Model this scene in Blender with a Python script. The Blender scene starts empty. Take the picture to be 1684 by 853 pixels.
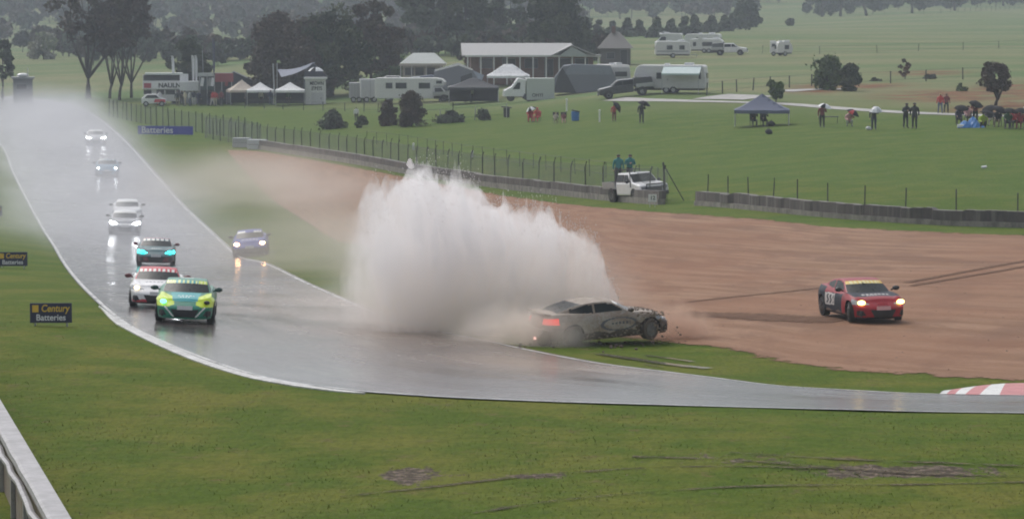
import bpy, math, random
import numpy as np
from mathutils import Vector, Matrix
random.seed(7)
rng = np.random.default_rng(7)
C = bpy.context.scene.collection
R = math.radians
PI = math.pi

HAZE, SPRAY, DRIFT, SPLASH, SKIRT = 0.00046, 0.070, 0.085, 1.7, 0.26

# ------------------------------------------------------------------ camera
F_PX, W_PX, H_PX, CX, CY = 5600.0, 1684.0, 853.0, 842.0, 426.5
HZ = -10.0                       # image row of the horizon
PITCH = math.atan((CY - HZ) / F_PX)
CAM_H = 10.0
cam_d = bpy.data.cameras.new('camera')
cam_d.sensor_width = 36.0
cam_d.lens = 36.0 * F_PX / W_PX
cam_d.clip_start = 0.5
cam_d.clip_end = 6000.0
cam = bpy.data.objects.new('camera', cam_d)
C.objects.link(cam)
cam.location = (0, 0, CAM_H)
cam.rotation_euler = (PI / 2 - PITCH, 0, 0)
sc = bpy.context.scene
sc.camera = cam

# ------------------------------------------------------------------ world, sun, exposure
SUN_EL, SUN_AZ = R(52), R(-35)
world = bpy.data.worlds.new('World')
sc.world = world
world.use_nodes = True
wn = world.node_tree
wn.nodes.clear()
sky = wn.nodes.new('ShaderNodeTexSky')
sky.sky_type = 'NISHITA'
sky.sun_disc = False
sky.sun_elevation = SUN_EL
sky.sun_rotation = SUN_AZ
sky.air_density = 1.0
sky.dust_density = 4.0
sky.ozone_density = 1.0
hs = wn.nodes.new('ShaderNodeHueSaturation')
hs.inputs['Saturation'].default_value = 0.38
hs.inputs['Value'].default_value = 1.0
bg = wn.nodes.new('ShaderNodeBackground')
bg.inputs['Strength'].default_value = 0.15
wo = wn.nodes.new('ShaderNodeOutputWorld')
wn.links.new(sky.outputs[0], hs.inputs['Color'])
wn.links.new(hs.outputs[0], bg.inputs['Color'])
wn.links.new(bg.outputs[0], wo.inputs['Surface'])
sun_d = bpy.data.lights.new('sun', 'SUN')
sun_d.energy = 0.6
sun_d.angle = R(25)
sun_d.color = (1.0, 0.97, 0.93)
sun = bpy.data.objects.new('sun', sun_d)
C.objects.link(sun)
sun.rotation_euler = (PI / 2 - SUN_EL, 0, PI - SUN_AZ)   # light comes from the sky's sun direction
sc.view_settings.view_transform = 'Standard'
sc.view_settings.look = 'None'
sc.view_settings.gamma = 1.0
sc.view_settings.exposure = 0.27
sc.render.engine = 'CYCLES'
cy = sc.cycles
cy.use_denoising = True
cy.max_bounces = 14
cy.diffuse_bounces = 2
cy.glossy_bounces = 2
cy.transmission_bounces = 3
cy.transparent_max_bounces = 12
cy.volume_bounces = 12
cy.volume_step_rate = 1.0
cy.volume_max_steps = 128
cy.sample_clamp_indirect = 6.0
cy.pixel_filter_type = 'BLACKMAN_HARRIS'
cy.filter_width = 1.9

# ------------------------------------------------------------------ projection helpers
cp, sp_ = math.cos(PITCH), math.sin(PITCH)

def ray_dir(px, py):
    """world direction with depth 1 along the optical axis"""
    a = (px - CX) / F_PX
    b = -(py - CY) / F_PX
    return np.array([a, cp + b * sp_, -sp_ + b * cp])

def wpt(px, py, s):
    """the world point seen at a picture position with s pixels per metre"""
    return np.array([0, 0, CAM_H]) + ray_dir(px, py) * (F_PX / s)

CTRL = [  # picture x, y and pixels per metre of ground points
 (842,853,85),(0,853,85),(1684,853,85),(-500,853,85),(2184,853,85),(842,1400,140),(-200,1400,140),(1900,1400,140),
 (303,533,54.5),(0,533,56),(-500,533,57),(600,640,66),(1400,680,69),(1684,683,69),(2184,686,69),
 (1400,643,62),(1684,646,62),(2184,652,62),(1000,565,54.5),(1420,532,52),(1900,540,52),(1000,640,65),
 (256,437,35),(412,424,32.5),(205,386,29),(0,400,33),(-500,400,33),(176,290,21.6),(158,238,18.5),(0,290,22),(-400,290,22),
 (600,400,34),(700,450,39.5),(1684,450,43),(2184,450,43),(1100,450,41),(1100,350,31),
 (1684,375,34),(2184,380,34),(1600,212,23),(2184,215,23),(1684,300,29),(1045,325,27.5),(1055,202,19.5),(700,315,25),
 (400,240,18.5),(700,200,17.5),(880,200,18),(1060,150,16.5),(1300,160,17),(700,168,14.5),(870,165,15),
 (450,170,14),(250,172,13.6),(0,190,14.7),(0,150,12.2),(-400,150,12.2),(150,160,12.9),
 (1145,92,11.5),(1290,90,11.5),(950,112,12.6),(750,115,12.6),(1640,170,18),(1384,142,15.6),(1500,130,15),(2184,150,17),
 (1500,50,8),(1100,55,8.6),(2184,50,8),(1600,20,6),(0,95,8.8),(300,85,8.8),(700,70,8.6),(-400,95,8.8),
 (0,20,5.2),(842,15,5),(1684,0,4.8),(2184,0,4.8),(-400,20,5.2),
 (0,-90,3.9),(842,-90,3.9),(1684,-80,3.9),(2184,-80,3.9),(-500,-90,3.9),(842,-170,3),(-500,-170,3),(2184,-170,3)]
_P = np.array([wpt(*c) for c in CTRL])
_P = np.vstack([_P, [[0, 5, -0.2], [-60, 5, -0.2], [60, 5, -0.2]]])

def _uv(x, y):
    return np.stack([x / (y + 80.0) * 6.0, np.log(y + 30.0) * 2.0], -1)

_Q = _uv(_P[:, 0], _P[:, 1])
def _k(r2):
    return 0.5 * r2 * np.log(r2 + 1e-12)
_n = len(_P)
_d2 = ((_Q[:, None] - _Q[None]) ** 2).sum(-1)
_A = np.zeros((_n + 3, _n + 3))
_A[:_n, :_n] = _k(_d2) + np.eye(_n) * 0.004
_A[:_n, _n:] = np.hstack([np.ones((_n, 1)), _Q])
_A[_n:, :_n] = _A[:_n, _n:].T
_w = np.linalg.solve(_A, np.concatenate([_P[:, 2], np.zeros(3)]))

def zt(x, y):
    """terrain height"""
    x = np.asarray(x, float); y = np.asarray(y, float)
    q = _uv(x.ravel(), y.ravel())
    out = np.empty(len(q))
    for i in range(0, len(q), 20000):
        qq = q[i:i + 20000]
        d2 = ((qq[:, None] - _Q[None]) ** 2).sum(-1)
        out[i:i + 20000] = _k(d2) @ _w[:_n] + _w[_n] + qq @ _w[_n + 1:]
    return out.reshape(x.shape)

_TS = np.exp(np.linspace(math.log(18), math.log(2200), 900))
def at(px, py):
    """the ground point seen at a picture position"""
    d = ray_dir(px, py)
    p = np.array([0, 0, CAM_H]) + _TS[:, None] * d
    g = p[:, 2] - zt(p[:, 0], p[:, 1])
    i = int(np.argmax(g < 0)) if (g < 0).any() else len(g) - 1
    if i > 0:
        a, b = g[i - 1], g[i]
        t = _TS[i - 1] + (_TS[i] - _TS[i - 1]) * (a / (a - b) if a != b else 0)
    else:
        t = _TS[0]
    q = np.array([0, 0, CAM_H]) + t * d
    q[2] = float(zt(q[0], q[1]))
    return q

def ppm(p):
    """pixels per metre at a world point"""
    D = p[1] * cp + (CAM_H - p[2]) * sp_
    return F_PX / D

def pix(p):
    D = p[1] * cp + (CAM_H - p[2]) * sp_
    return CX + F_PX * p[0] / D, CY - F_PX * (p[1] * sp_ + (p[2] - CAM_H) * cp) / D

# ------------------------------------------------------------------ mesh helpers
def setp(o, label=None, cat=None, group=None, kind=None):
    if label: o['label'] = label
    if cat: o['category'] = cat
    if group: o['group'] = group
    if kind: o['kind'] = kind
    return o

class MB:
    def __init__(s):
        s.v = []; s.f = []; s.m = []
    def add(s, vs, fs, mi=0):
        b = len(s.v)
        s.v.extend([tuple(map(float, p)) for p in vs])
        s.f.extend([tuple(int(b + i) for i in f) for f in fs])
        s.m.extend([mi] * len(fs))
        return s
    def box(s, c, d, mi=0, rz=0.0, taper=1.0, rx=0.0, ry=0.0):
        M = Matrix.Rotation(rz, 3, 'Z') @ Matrix.Rotation(ry, 3, 'Y') @ Matrix.Rotation(rx, 3, 'X')
        vs = []
        for k in (-1, 1):
            for i, j in ((-1, -1), (1, -1), (1, 1), (-1, 1)):
                t = taper if k > 0 else 1.0
                vs.append(Vector(c) + M @ Vector((i * d[0] / 2 * t, j * d[1] / 2 * t, k * d[2] / 2)))
        s.add(vs, [(0, 3, 2, 1), (4, 5, 6, 7), (0, 1, 5, 4), (1, 2, 6, 5), (2, 3, 7, 6), (3, 0, 4, 7)], mi)
        return s
    def tube(s, pts, r, n=8, mi=0, cap=True):
        pts = [Vector(p) for p in pts]
        rs = r if isinstance(r, (list, tuple)) else [r] * len(pts)
        vs = []; fs = []
        for i, p in enumerate(pts):
            t = (pts[min(i + 1, len(pts) - 1)] - pts[max(i - 1, 0)]).normalized()
            a = t.cross(Vector((0, 0, 1)))
            if a.length < 0.05: a = t.cross(Vector((1, 0, 0)))
            a.normalize(); b = t.cross(a)
            for k in range(n):
                w = 2 * PI * k / n
                vs.append(p + (a * math.cos(w) + b * math.sin(w)) * rs[i])
        for i in range(len(pts) - 1):
            for k in range(n):
                k2 = (k + 1) % n
                fs.append((i * n + k, i * n + k2, (i + 1) * n + k2, (i + 1) * n + k))
        if cap:
            fs.append(tuple(range(n))[::-1]); fs.append(tuple((len(pts) - 1) * n + k for k in range(n)))
        s.add(vs, fs, mi)
        return s
    def prism(s, prof, y0, y1, mi=0, taper=None):
        """profile (x, z) extruded along y"""
        n = len(prof)
        vs = [(x, y0, z) for x, z in prof] + [(x, y1, z) for x, z in prof]
        fs = [tuple(range(n)), tuple(range(2 * n - 1, n - 1, -1))]
        for i in range(n):
            j = (i + 1) % n
            fs.append((i, i + n, j + n, j))
        s.add(vs, fs, mi)
        return s
    def ball(s, c, r, n=8, m=6, mi=0, rz=0.0):
        r = r if isinstance(r, (tuple, list)) else (r, r, r)
        vs = [(c[0], c[1], c[2] + r[2])]
        for i in range(1, m):
            a = PI * i / m
            for k in range(n):
                w = 2 * PI * k / n
                x, y = r[0] * math.sin(a) * math.cos(w), r[1] * math.sin(a) * math.sin(w)
                vs.append((c[0] + x * math.cos(rz) - y * math.sin(rz), c[1] + x * math.sin(rz) + y * math.cos(rz), c[2] + r[2] * math.cos(a)))
        vs.append((c[0], c[1], c[2] - r[2]))
        fs = [(0, 1 + k, 1 + (k + 1) % n) for k in range(n)]
        for i in range(m - 2):
            for k in range(n):
                k2 = (k + 1) % n
                fs.append((1 + i * n + k, 1 + (i + 1) * n + k, 1 + (i + 1) * n + k2, 1 + i * n + k2))
        L = len(vs) - 1
        fs += [(L, 1 + (m - 2) * n + (k + 1) % n, 1 + (m - 2) * n + k) for k in range(n)]
        s.add(vs, fs, mi)
        return s
    def build(s, name, mats, parent=None, smooth=False, bevel=0.0, loc=None, rz=0.0):
        me = bpy.data.meshes.new(name)
        me.from_pydata(s.v, [], s.f)
        mats = mats if isinstance(mats, (list, tuple)) else [mats]
        for m in mats: me.materials.append(m)
        if len(mats) > 1: me.polygons.foreach_set('material_index', s.m)
        if smooth: me.polygons.foreach_set('use_smooth', [True] * len(s.f))
        me.update()
        o = bpy.data.objects.new(name, me)
        C.objects.link(o)
        if parent is not None: o.parent = parent
        if loc is not None: o.location = loc
        o.rotation_euler.z = rz
        if bevel:
            b = o.modifiers.new('bevel', 'BEVEL'); b.width = bevel; b.segments = 2; b.limit_method = 'ANGLE'
        return o

def empty(name, loc, rz=0.0, label=None, cat=None, group=None):
    o = bpy.data.objects.new(name, None)
    C.objects.link(o)
    o.location = tuple(float(a) for a in loc)
    o.rotation_euler.z = rz
    return setp(o, label, cat, group)

def tilt_to_ground(o, rz, extra=(0, 0)):
    """rotate a thing so that it stands on the slope, its +X pointing at heading rz"""
    x, y = o.location.x, o.location.y
    e = 0.8
    nx = float(zt(x - e, y) - zt(x + e, y)) / (2 * e)
    ny = float(zt(x, y - e) - zt(x, y + e)) / (2 * e)
    n = Vector((nx, ny, 1)).normalized()
    f = Vector((math.cos(rz), math.sin(rz), 0)); f = (f - n * f.dot(n)).normalized()
    s_ = n.cross(f)
    M = Matrix((f, s_, n)).transposed()
    M = M @ Matrix.Rotation(extra[0], 3, 'X') @ Matrix.Rotation(extra[1], 3, 'Y')
    o.rotation_euler = M.to_euler()

def copy_tree(o, parent=None):
    c = o.copy(); C.objects.link(c); c.parent = parent
    for ch in list(o.children): copy_tree(ch, c)
    return c

# ------------------------------------------------------------------ material helpers
class NT:
    def __init__(s, name):
        s.mat = bpy.data.materials.new(name); s.mat.use_nodes = True
        s.t = s.mat.node_tree; s.t.nodes.clear()
        s.out = s.t.nodes.new('ShaderNodeOutputMaterial')
    def n(s, typ, **kw):
        nd = s.t.nodes.new(typ)
        for k, v in kw.items(): setattr(nd, k, v)
        return nd
    def l(s, a, b): s.t.links.new(a, b)
    def put(s, sock, v):
        if isinstance(v, bpy.types.NodeSocket): s.l(v, sock)
        else: sock.default_value = v
    def obj(s):
        return s.n('ShaderNodeTexCoord').outputs['Object']
    def noise(s, vec, scale, detail=3, rough=0.5, dim='3D'):
        nd = s.n('ShaderNodeTexNoise'); nd.noise_dimensions = dim
        nd.inputs['Scale'].default_value = scale; nd.inputs['Detail'].default_value = detail
        nd.inputs['Roughness'].default_value = rough
        if vec is not None: s.l(vec, nd.inputs['Vector'])
        return nd.outputs['Fac']
    def math(s, op, a, b=0.0, c=None, clamp=False):
        nd = s.n('ShaderNodeMath', operation=op); nd.use_clamp = clamp
        s.put(nd.inputs[0], a); s.put(nd.inputs[1], b)
        if c is not None: s.put(nd.inputs[2], c)
        return nd.outputs[0]
    def ramp(s, fac, a, b):
        nd = s.n('ShaderNodeMapRange'); nd.interpolation_type = 'SMOOTHSTEP'
        s.put(nd.inputs['Value'], fac); nd.inputs['From Min'].default_value = a; nd.inputs['From Max'].default_value = b
        return nd.outputs['Result']
    def mr(s, fac, a, b, c, d):
        nd = s.n('ShaderNodeMapRange')
        s.put(nd.inputs['Value'], fac)
        for k, v in zip(('From Min', 'From Max', 'To Min', 'To Max'), (a, b, c, d)): nd.inputs[k].default_value = v
        return nd.outputs['Result']
    def mix(s, f, a, b):
        nd = s.n('ShaderNodeMix', data_type='RGBA')
        s.put(nd.inputs[0], f)
        s.put(nd.inputs[6], a if isinstance(a, bpy.types.NodeSocket) else (*a, 1)); s.put(nd.inputs[7], b if isinstance(b, bpy.types.NodeSocket) else (*b, 1))
        return nd.outputs[2]
    def mapv(s, vec, scale=(1, 1, 1), rot=(0, 0, 0), loc=(0, 0, 0)):
        nd = s.n('ShaderNodeMapping')
        nd.inputs['Scale'].default_value = scale; nd.inputs['Rotation'].default_value = rot; nd.inputs['Location'].default_value = loc
        s.l(vec, nd.inputs['Vector']); return nd.outputs[0]
    def bsdf(s, col, rough=0.6, metal=0.0, spec=0.5, bump=None, bstr=0.3, bdist=0.02, emis=None, estr=0.0, coat=0.0, alpha=None):
        b = s.n('ShaderNodeBsdfPrincipled')
        s.put(b.inputs['Base Color'], col if isinstance(col, bpy.types.NodeSocket) else (*col, 1))
        s.put(b.inputs['Roughness'], rough); b.inputs['Metallic'].default_value = metal
        s.put(b.inputs['Specular IOR Level'], spec)
        b.inputs['Coat Weight'].default_value = coat
        if coat: b.inputs['Coat Roughness'].default_value = 0.06
        if emis is not None:
            b.inputs['Emission Color'].default_value = (*emis, 1); b.inputs['Emission Strength'].default_value = estr
        if alpha is not None: s.put(b.inputs['Alpha'], alpha)
        if bump is not None:
            bn = s.n('ShaderNodeBump'); bn.inputs['Strength'].default_value = bstr; bn.inputs['Distance'].default_value = bdist
            s.l(bump, bn.inputs['Height']); s.l(bn.outputs[0], b.inputs['Normal'])
        s.l(b.outputs[0], s.out.inputs['Surface'])
        return b

_mc = {}
def paint(name, col, rough=0.35, metal=0.0, coat=0.0, dirt=0.12, spec=0.5, emis=None, estr=0.0, scale=6.0):
    """a plain coloured surface with a little mottled wear"""
    key = (name, tuple(col), rough, metal, coat, dirt, estr)
    if key in _mc: return _mc[key]
    m = NT(name)
    n = m.noise(m.obj(), scale, 4, 0.6)
    c = m.mix(m.ramp(n, 0.35, 0.75), tuple(col), tuple(x * (1 - dirt) + 0.5 * dirt * 0.25 for x in col))
    m.bsdf(c, m.mr(n, 0.3, 0.7, max(0.02, rough - 0.06), rough + 0.08), metal, spec, emis=emis, estr=estr, coat=coat)
    _mc[key] = m.mat
    return m.mat

# ------------------------------------------------------------------ ground materials
def grass_mat():
    m = NT('grass')
    o = m.obj()
    big = m.noise(o, 0.035, 4, 0.55)
    mid = m.noise(o, 0.30, 5, 0.65)
    fine = m.noise(m.mapv(o, (1, 0.35, 1)), 7.0, 4, 0.7)
    at_f = m.n('ShaderNodeAttribute', attribute_name='far').outputs['Fac']
    at_d = m.n('ShaderNodeAttribute', attribute_name='dirt').outputs['Fac']
    at_m = m.n('ShaderNodeAttribute', attribute_name='mud').outputs['Fac']
    at_o = m.n('ShaderNodeAttribute', attribute_name='mow').outputs['Fac']
    near = m.mix(m.ramp(mid, 0.38, 0.66), (0.078, 0.118, 0.010), (0.145, 0.148, 0.024))
    near = m.mix(m.ramp(big, 0.42, 0.62), near, m.mix(m.ramp(mid, 0.35, 0.65), (0.066, 0.114, 0.009), (0.112, 0.140, 0.018)))
    near = m.mix(m.ramp(m.noise(o, 0.9, 4, 0.7), 0.58, 0.72), near, (0.135, 0.118, 0.040))
    bank = m.mix(m.ramp(mid, 0.3, 0.7), (0.072, 0.128, 0.020), (0.112, 0.152, 0.030))
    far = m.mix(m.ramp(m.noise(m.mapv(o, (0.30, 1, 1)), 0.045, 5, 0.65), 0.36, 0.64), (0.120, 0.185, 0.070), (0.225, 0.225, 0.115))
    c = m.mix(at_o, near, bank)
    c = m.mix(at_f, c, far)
    soil = m.mix(m.ramp(mid, 0.35, 0.65), (0.24, 0.105, 0.055), (0.15, 0.09, 0.05))
    dm = m.math('MULTIPLY', at_d, m.ramp(m.noise(o, 0.22, 4, 0.65), 0.32, 0.55), clamp=True)
    c = m.mix(dm, c, soil)
    mm = m.ramp(m.math('ADD', at_m, m.math('MULTIPLY', m.math('SUBTRACT', m.noise(m.mapv(o, (1, .6, 1)), 1.6, 6, 0.8), 0.5), 3.2)), 0.56, 0.74)
    c = m.mix(mm, c, m.mix(m.ramp(m.noise(o, 4, 5, 0.8), 0.46, 0.60), (0.055, 0.038, 0.024), (0.200, 0.150, 0.115)))
    c = m.mix(m.math('MULTIPLY', m.ramp(fine, 0.42, 0.62), 0.45), c, m.mix(0.5, c, (0.02, 0.035, 0.006)))
    rgh = m.mr(mm, 0, 1, 0.9, 0.8)
    bmp = m.math('ADD', m.math('MULTIPLY', fine, 0.5), m.noise(o, 1.5, 4, 0.6))
    m.bsdf(c, rgh, spec=m.mr(mm, 0, 1, 0.06, 0.12), bump=bmp, bstr=0.9, bdist=0.12)
    return m.mat

def track_mat():
    m = NT('wet_asphalt')
    o = m.obj()
    uv = m.n('ShaderNodeUVMap'); uv = uv.outputs[0]
    st = m.noise(m.mapv(uv, (9, 1.2, 1)), 1.0, 4, 0.6)          # streaks along the racing line
    pat = m.noise(o, 0.22, 4, 0.6)
    grain = m.noise(o, 40, 2, 0.5)
    c = m.mix(m.ramp(st, 0.35, 0.65), (0.038, 0.040, 0.048), (0.064, 0.060, 0.061))
    mudf = m.n('ShaderNodeAttribute', attribute_name='mud').outputs['Fac']
    c = m.mix(m.math('MULTIPLY', mudf, m.ramp(pat, 0.15, 0.65)), c, (0.24, 0.165, 0.12))
    r = m.mr(m.math('ADD', m.math('MULTIPLY', st, 0.6), m.math('MULTIPLY', pat, 0.6)), 0.38, 0.80, 0.07, 0.33)
    m.bsdf(c, r, spec=0.6, bump=m.math('ADD', m.math('MULTIPLY', grain, 0.3), m.noise(o, 3, 3, 0.5)), bstr=0.035, bdist=0.02)
    return m.mat

def gravel_mat():
    m = NT('gravel')
    o = m.obj()
    uv = m.n('ShaderNodeUVMap').outputs[0]
    sep = m.n('ShaderNodeSeparateXYZ'); m.l(uv, sep.inputs[0])
    rake = m.noise(m.mapv(uv, (1.2, 46, 1)), 1.0, 3, 0.55)
    rake2 = m.noise(m.mapv(uv, (3.0, 14, 1)), 1.0, 4, 0.6)
    big = m.noise(o, 0.10, 5, 0.6)
    fine = m.noise(o, 6, 4, 0.75)
    c = m.mix(m.ramp(rake, 0.35, 0.65), (0.250, 0.146, 0.090), (0.330, 0.205, 0.135))
    c = m.mix(m.math('MULTIPLY', m.ramp(rake2, 0.44, 0.64), 0.65), c, (0.180, 0.103, 0.070))
    c = m.mix(m.math('MULTIPLY', m.ramp(big, 0.35, 0.65), 0.55), c, (0.270, 0.135, 0.080))
    c = m.mix(m.math('MULTIPLY', m.ramp(fine, 0.45, 0.7), 0.35), c, (0.17, 0.095, 0.062))
    e = m.math('MINIMUM', sep.outputs['Y'], m.math('SUBTRACT', 1.0, sep.outputs['Y']))
    al = m.ramp(m.math('ADD', m.math('MULTIPLY', e, 14.0), m.math('SUBTRACT', m.noise(o, 0.9, 5, 0.75), 0.72)), -0.08, 0.06)
    m.bsdf(c, 0.9, spec=0.12, bump=m.math('ADD', rake, m.math('MULTIPLY', fine, 0.35)), bstr=0.55, bdist=0.14, alpha=al)
    return m.mat

# ------------------------------------------------------------------ terrain sheet
def smooth_poly(pts, n):
    """Catmull-Rom through points, n samples, equal parameter steps"""
    P = np.array(pts, float)
    P = np.vstack([2 * P[0] - P[1], P, 2 * P[-1] - P[-2]])
    k = len(P) - 3
    t = np.linspace(0, k - 1e-9, n)
    i = t.astype(int); u = (t - i)[:, None]
    a, b, c, d = P[i], P[i + 1], P[i + 2], P[i + 3]
    return 0.5 * ((2 * b) + (c - a) * u + (2 * a - 5 * b + 4 * c - d) * u ** 2 + (3 * b - a - 3 * c + d) * u ** 3)

def set_attr(me, name, vals):
    a = me.attributes.new(name, 'FLOAT', 'POINT')
    a.data.foreach_set('value', np.asarray(vals, np.float32).ravel())

def grid_object(name, P, mat, uvs=None, attrs=None, smooth=True):
    """P: (rows, cols, 3)"""
    nr, nc, _ = P.shape
    idx = np.arange(nr * nc).reshape(nr, nc)
    q = np.stack([idx[:-1, :-1], idx[:-1, 1:], idx[1:, 1:], idx[1:, :-1]], -1).reshape(-1, 4)
    me = bpy.data.meshes.new(name)
    me.vertices.add(nr * nc); me.vertices.foreach_set('co', P.reshape(-1).astype(np.float32))
    me.loops.add(q.size); me.loops.foreach_set('vertex_index', q.reshape(-1).astype(np.int32))
    me.polygons.add(len(q)); me.polygons.foreach_set('loop_start', (np.arange(len(q)) * 4).astype(np.int32))
    me.materials.append(mat)
    me.update(calc_edges=True); me.validate()
    me.polygons.foreach_set('use_smooth', [smooth] * len(me.polygons))
    if uvs is not None:
        u = me.uv_layers.new(name='UVMap')
        u.data.foreach_set('uv', uvs.reshape(-1, 2)[q.reshape(-1)].reshape(-1).astype(np.float32))
    for k, v in (attrs or {}).items(): set_attr(me, k, v)
    o = bpy.data.objects.new(name, me)
    C.objects.link(o)
    return o

def blob(X, Y, px, py, rx_px, ry_px):
    """soft patch on the ground, given by its place and half size as seen"""
    c = at(px, py); s = ppm(c)
    rx = rx_px / s
    a = at(px, py - ry_px); b = at(px, py + ry_px)
    ry = abs(a[1] - b[1]) / 2
    sl = (b[0] - a[0]) / (b[1] - a[1])
    d = ((X - c[0] - (Y - c[1]) * sl) / rx) ** 2 + ((Y - c[1]) / ry) ** 2
    return np.exp(-d * 1.3)

Yr = np.exp(np.linspace(math.log(14), math.log(2300), 440))
Ur = np.linspace(-0.40, 0.40, 330)
GX = Ur[None, :] * (Yr[:, None] + 90)
GY = np.repeat(Yr[:, None], len(Ur), 1)
GZ = zt(GX, GY)
sc_n = (np.sin(GX * 0.9 + np.sin(GY * 0.5) * 2) * np.sin(GY * 0.8 + GX * 0.3)) * 0.03
GZ = GZ + sc_n * np.clip((GY - 60) / 10, 0, 1) * 0.5 * (GY < 90)
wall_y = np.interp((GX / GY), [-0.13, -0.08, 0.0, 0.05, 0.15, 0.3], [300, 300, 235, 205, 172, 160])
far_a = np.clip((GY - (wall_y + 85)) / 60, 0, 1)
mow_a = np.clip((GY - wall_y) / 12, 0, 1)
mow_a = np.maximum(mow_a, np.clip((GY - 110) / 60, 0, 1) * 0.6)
dirt = np.zeros_like(GX)
for b in ((1560, 158, 110, 9), (1660, 150, 60, 12), (1400, 142, 90, 4), (1640, 180, 80, 7), (1330, 150, 40, 4), (1530, 120, 60, 3), (1700, 165, 60, 16)):
    dirt = np.maximum(dirt, blob(GX, GY, *b))
mud = np.zeros_like(GX)
for b, w in (((672, 780, 62, 17), 1.5), ((1470, 774, 200, 12), 1.35), ((1200, 754, 180, 7), 1.05), ((1560, 780, 130, 9), 1.0), ((890, 780, 150, 4), .95), ((700, 690, 30, 5), .7),
             ((1640, 775, 60, 6), .9), ((930, 800, 150, 3), .6), ((1100, 815, 120, 3), .5), ((60, 505, 40, 3), .4)):
    mud = np.maximum(mud, blob(GX, GY, *b) * w)
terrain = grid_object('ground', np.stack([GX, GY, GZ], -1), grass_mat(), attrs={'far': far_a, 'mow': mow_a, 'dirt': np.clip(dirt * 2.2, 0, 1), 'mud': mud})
setp(terrain, kind='structure')

def drape(P2, off):
    z = zt(P2[..., 0], P2[..., 1]) + off
    return np.concatenate([P2, z[..., None]], -1)

def px_line(pts):
    return np.array([at(*p)[:2] for p in pts])

# ------------------------------------------------------------------ track
TL = [(-260,166),(-110,178),(-45,200),(0,240),(20,285),(45,335),(70,380),(100,430),(140,480),(190,525),(270,567),(408,617),(550,641),(700,653),(820,659),(960,664),(1100,668),(1284,673),(1684,681),(2200,688)]
TR = [(30,158),(120,172),(165,195),(217,240),(262,290),(305,338),(355,385),(430,430),(530,475),(660,528),(820,564),(980,596),(1093,611),(1180,622),(1284,635),(1400,642),(1521,648),(1684,651),(2000,655),(2500,660)]
NTK = 420
L2, R2 = smooth_poly(px_line(TL), NTK), smooth_poly(px_line(TR), NTK)
tt = np.linspace(0, 1, 26)
T2 = L2[:, None] * (1 - tt)[None, :, None] + R2[:, None] * tt[None, :, None]
mid = (L2 + R2) / 2
arc = np.concatenate([[0], np.cumsum(np.linalg.norm(np.diff(mid, axis=0), axis=1))])
camber = -0.0 * tt
uv = np.stack([np.repeat(tt[None], NTK, 0), np.repeat(arc[:, None] / 12.0, 26, 1)], -1)
mudt = np.maximum(blob(T2[..., 0], T2[..., 1], 600, 510, 300, 60), blob(T2[..., 0], T2[..., 1], 900, 600, 260, 22))
track = grid_object('track', drape(T2, 0.03), track_mat(), uv, {'mud': np.clip(mudt, 0, 1)})
setp(track, kind='structure')

def strip(name, c2, w, off, mat, kind='structure', n_across=4, side=0.0):
    """a ribbon of width w along a polyline; side = -1..1 shifts it"""
    t = np.gradient(c2, axis=0); t /= np.linalg.norm(t, axis=1)[:, None] + 1e-9
    nrm = np.stack([-t[:, 1], t[:, 0]], -1)
    ww = w if isinstance(w, np.ndarray) else np.full(len(c2), w)
    k = np.linspace(-0.5, 0.5, n_across) + side * 0.5
    P = c2[:, None] + nrm[:, None] * k[None, :, None] * ww[:, None, None]
    a = np.concatenate([[0], np.cumsum(np.linalg.norm(np.diff(c2, axis=0), axis=1))])
    uv = np.stack([np.repeat(np.linspace(0, 1, n_across)[None], len(c2), 0), np.repeat(a[:, None], n_across, 1)], -1)
    o = grid_object(name, drape(P, off), mat, uv)
    return setp(o, kind=kind)

m = NT('worn_white_line')
nn = m.noise(m.obj(), 3.0, 4, 0.7)
m.bsdf(m.mix(m.ramp(nn, 0.35, 0.7), (0.58, 0.58, 0.57), (0.30, 0.29, 0.28)), 0.35, spec=0.5, alpha=m.ramp(m.noise(m.obj(), 1.1, 5, .75), .34, .46))
M_line = m.mat
i0, i1 = 0, NTK
strip('edge_line', L2[:] * 0.988 + R2 * 0.012, 0.13, 0.036, M_line)
strip('edge_line', L2[:] * 0.02 + R2 * 0.98, 0.14, 0.036, M_line)

# concrete kerb along the inside edge, a real step
def ribbon_solid(name, c2, w, h, mats, kind='structure', seg=None, side=0.0, base=-0.05, parent=None, rough=0.0):
    t = np.gradient(c2, axis=0); t /= np.linalg.norm(t, axis=1)[:, None] + 1e-9
    nrm = np.stack([-t[:, 1], t[:, 0]], -1)
    prof = [(-0.5, base), (-0.5, h * 0.7), (-0.3, h), (0.35, h), (0.5, h * 0.35), (0.5, base)]
    P = []
    for a, z in prof:
        q = c2 + nrm * (a + side * 0.5) * (w[:, None] if isinstance(w, np.ndarray) else w)
        P.append(np.concatenate([q, (zt(q[:, 0], q[:, 1]) + z)[:, None]], 1))
    P = np.stack(P, 1)
    nr, nc, _ = P.shape
    mb = MB()
    fs = []; 
    for i in range(nr - 1):
        for j in range(nc - 1):
            fs.append((i * nc + j, i * nc + j + 1, (i + 1) * nc + j + 1, (i + 1) * nc + j))
    fs.append(tuple(range(nc))); fs.append(tuple((nr - 1) * nc + j for j in range(nc))[::-1])
    mb.add(P.reshape(-1, 3), fs)
    return mb.build(name, mats, parent)

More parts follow.
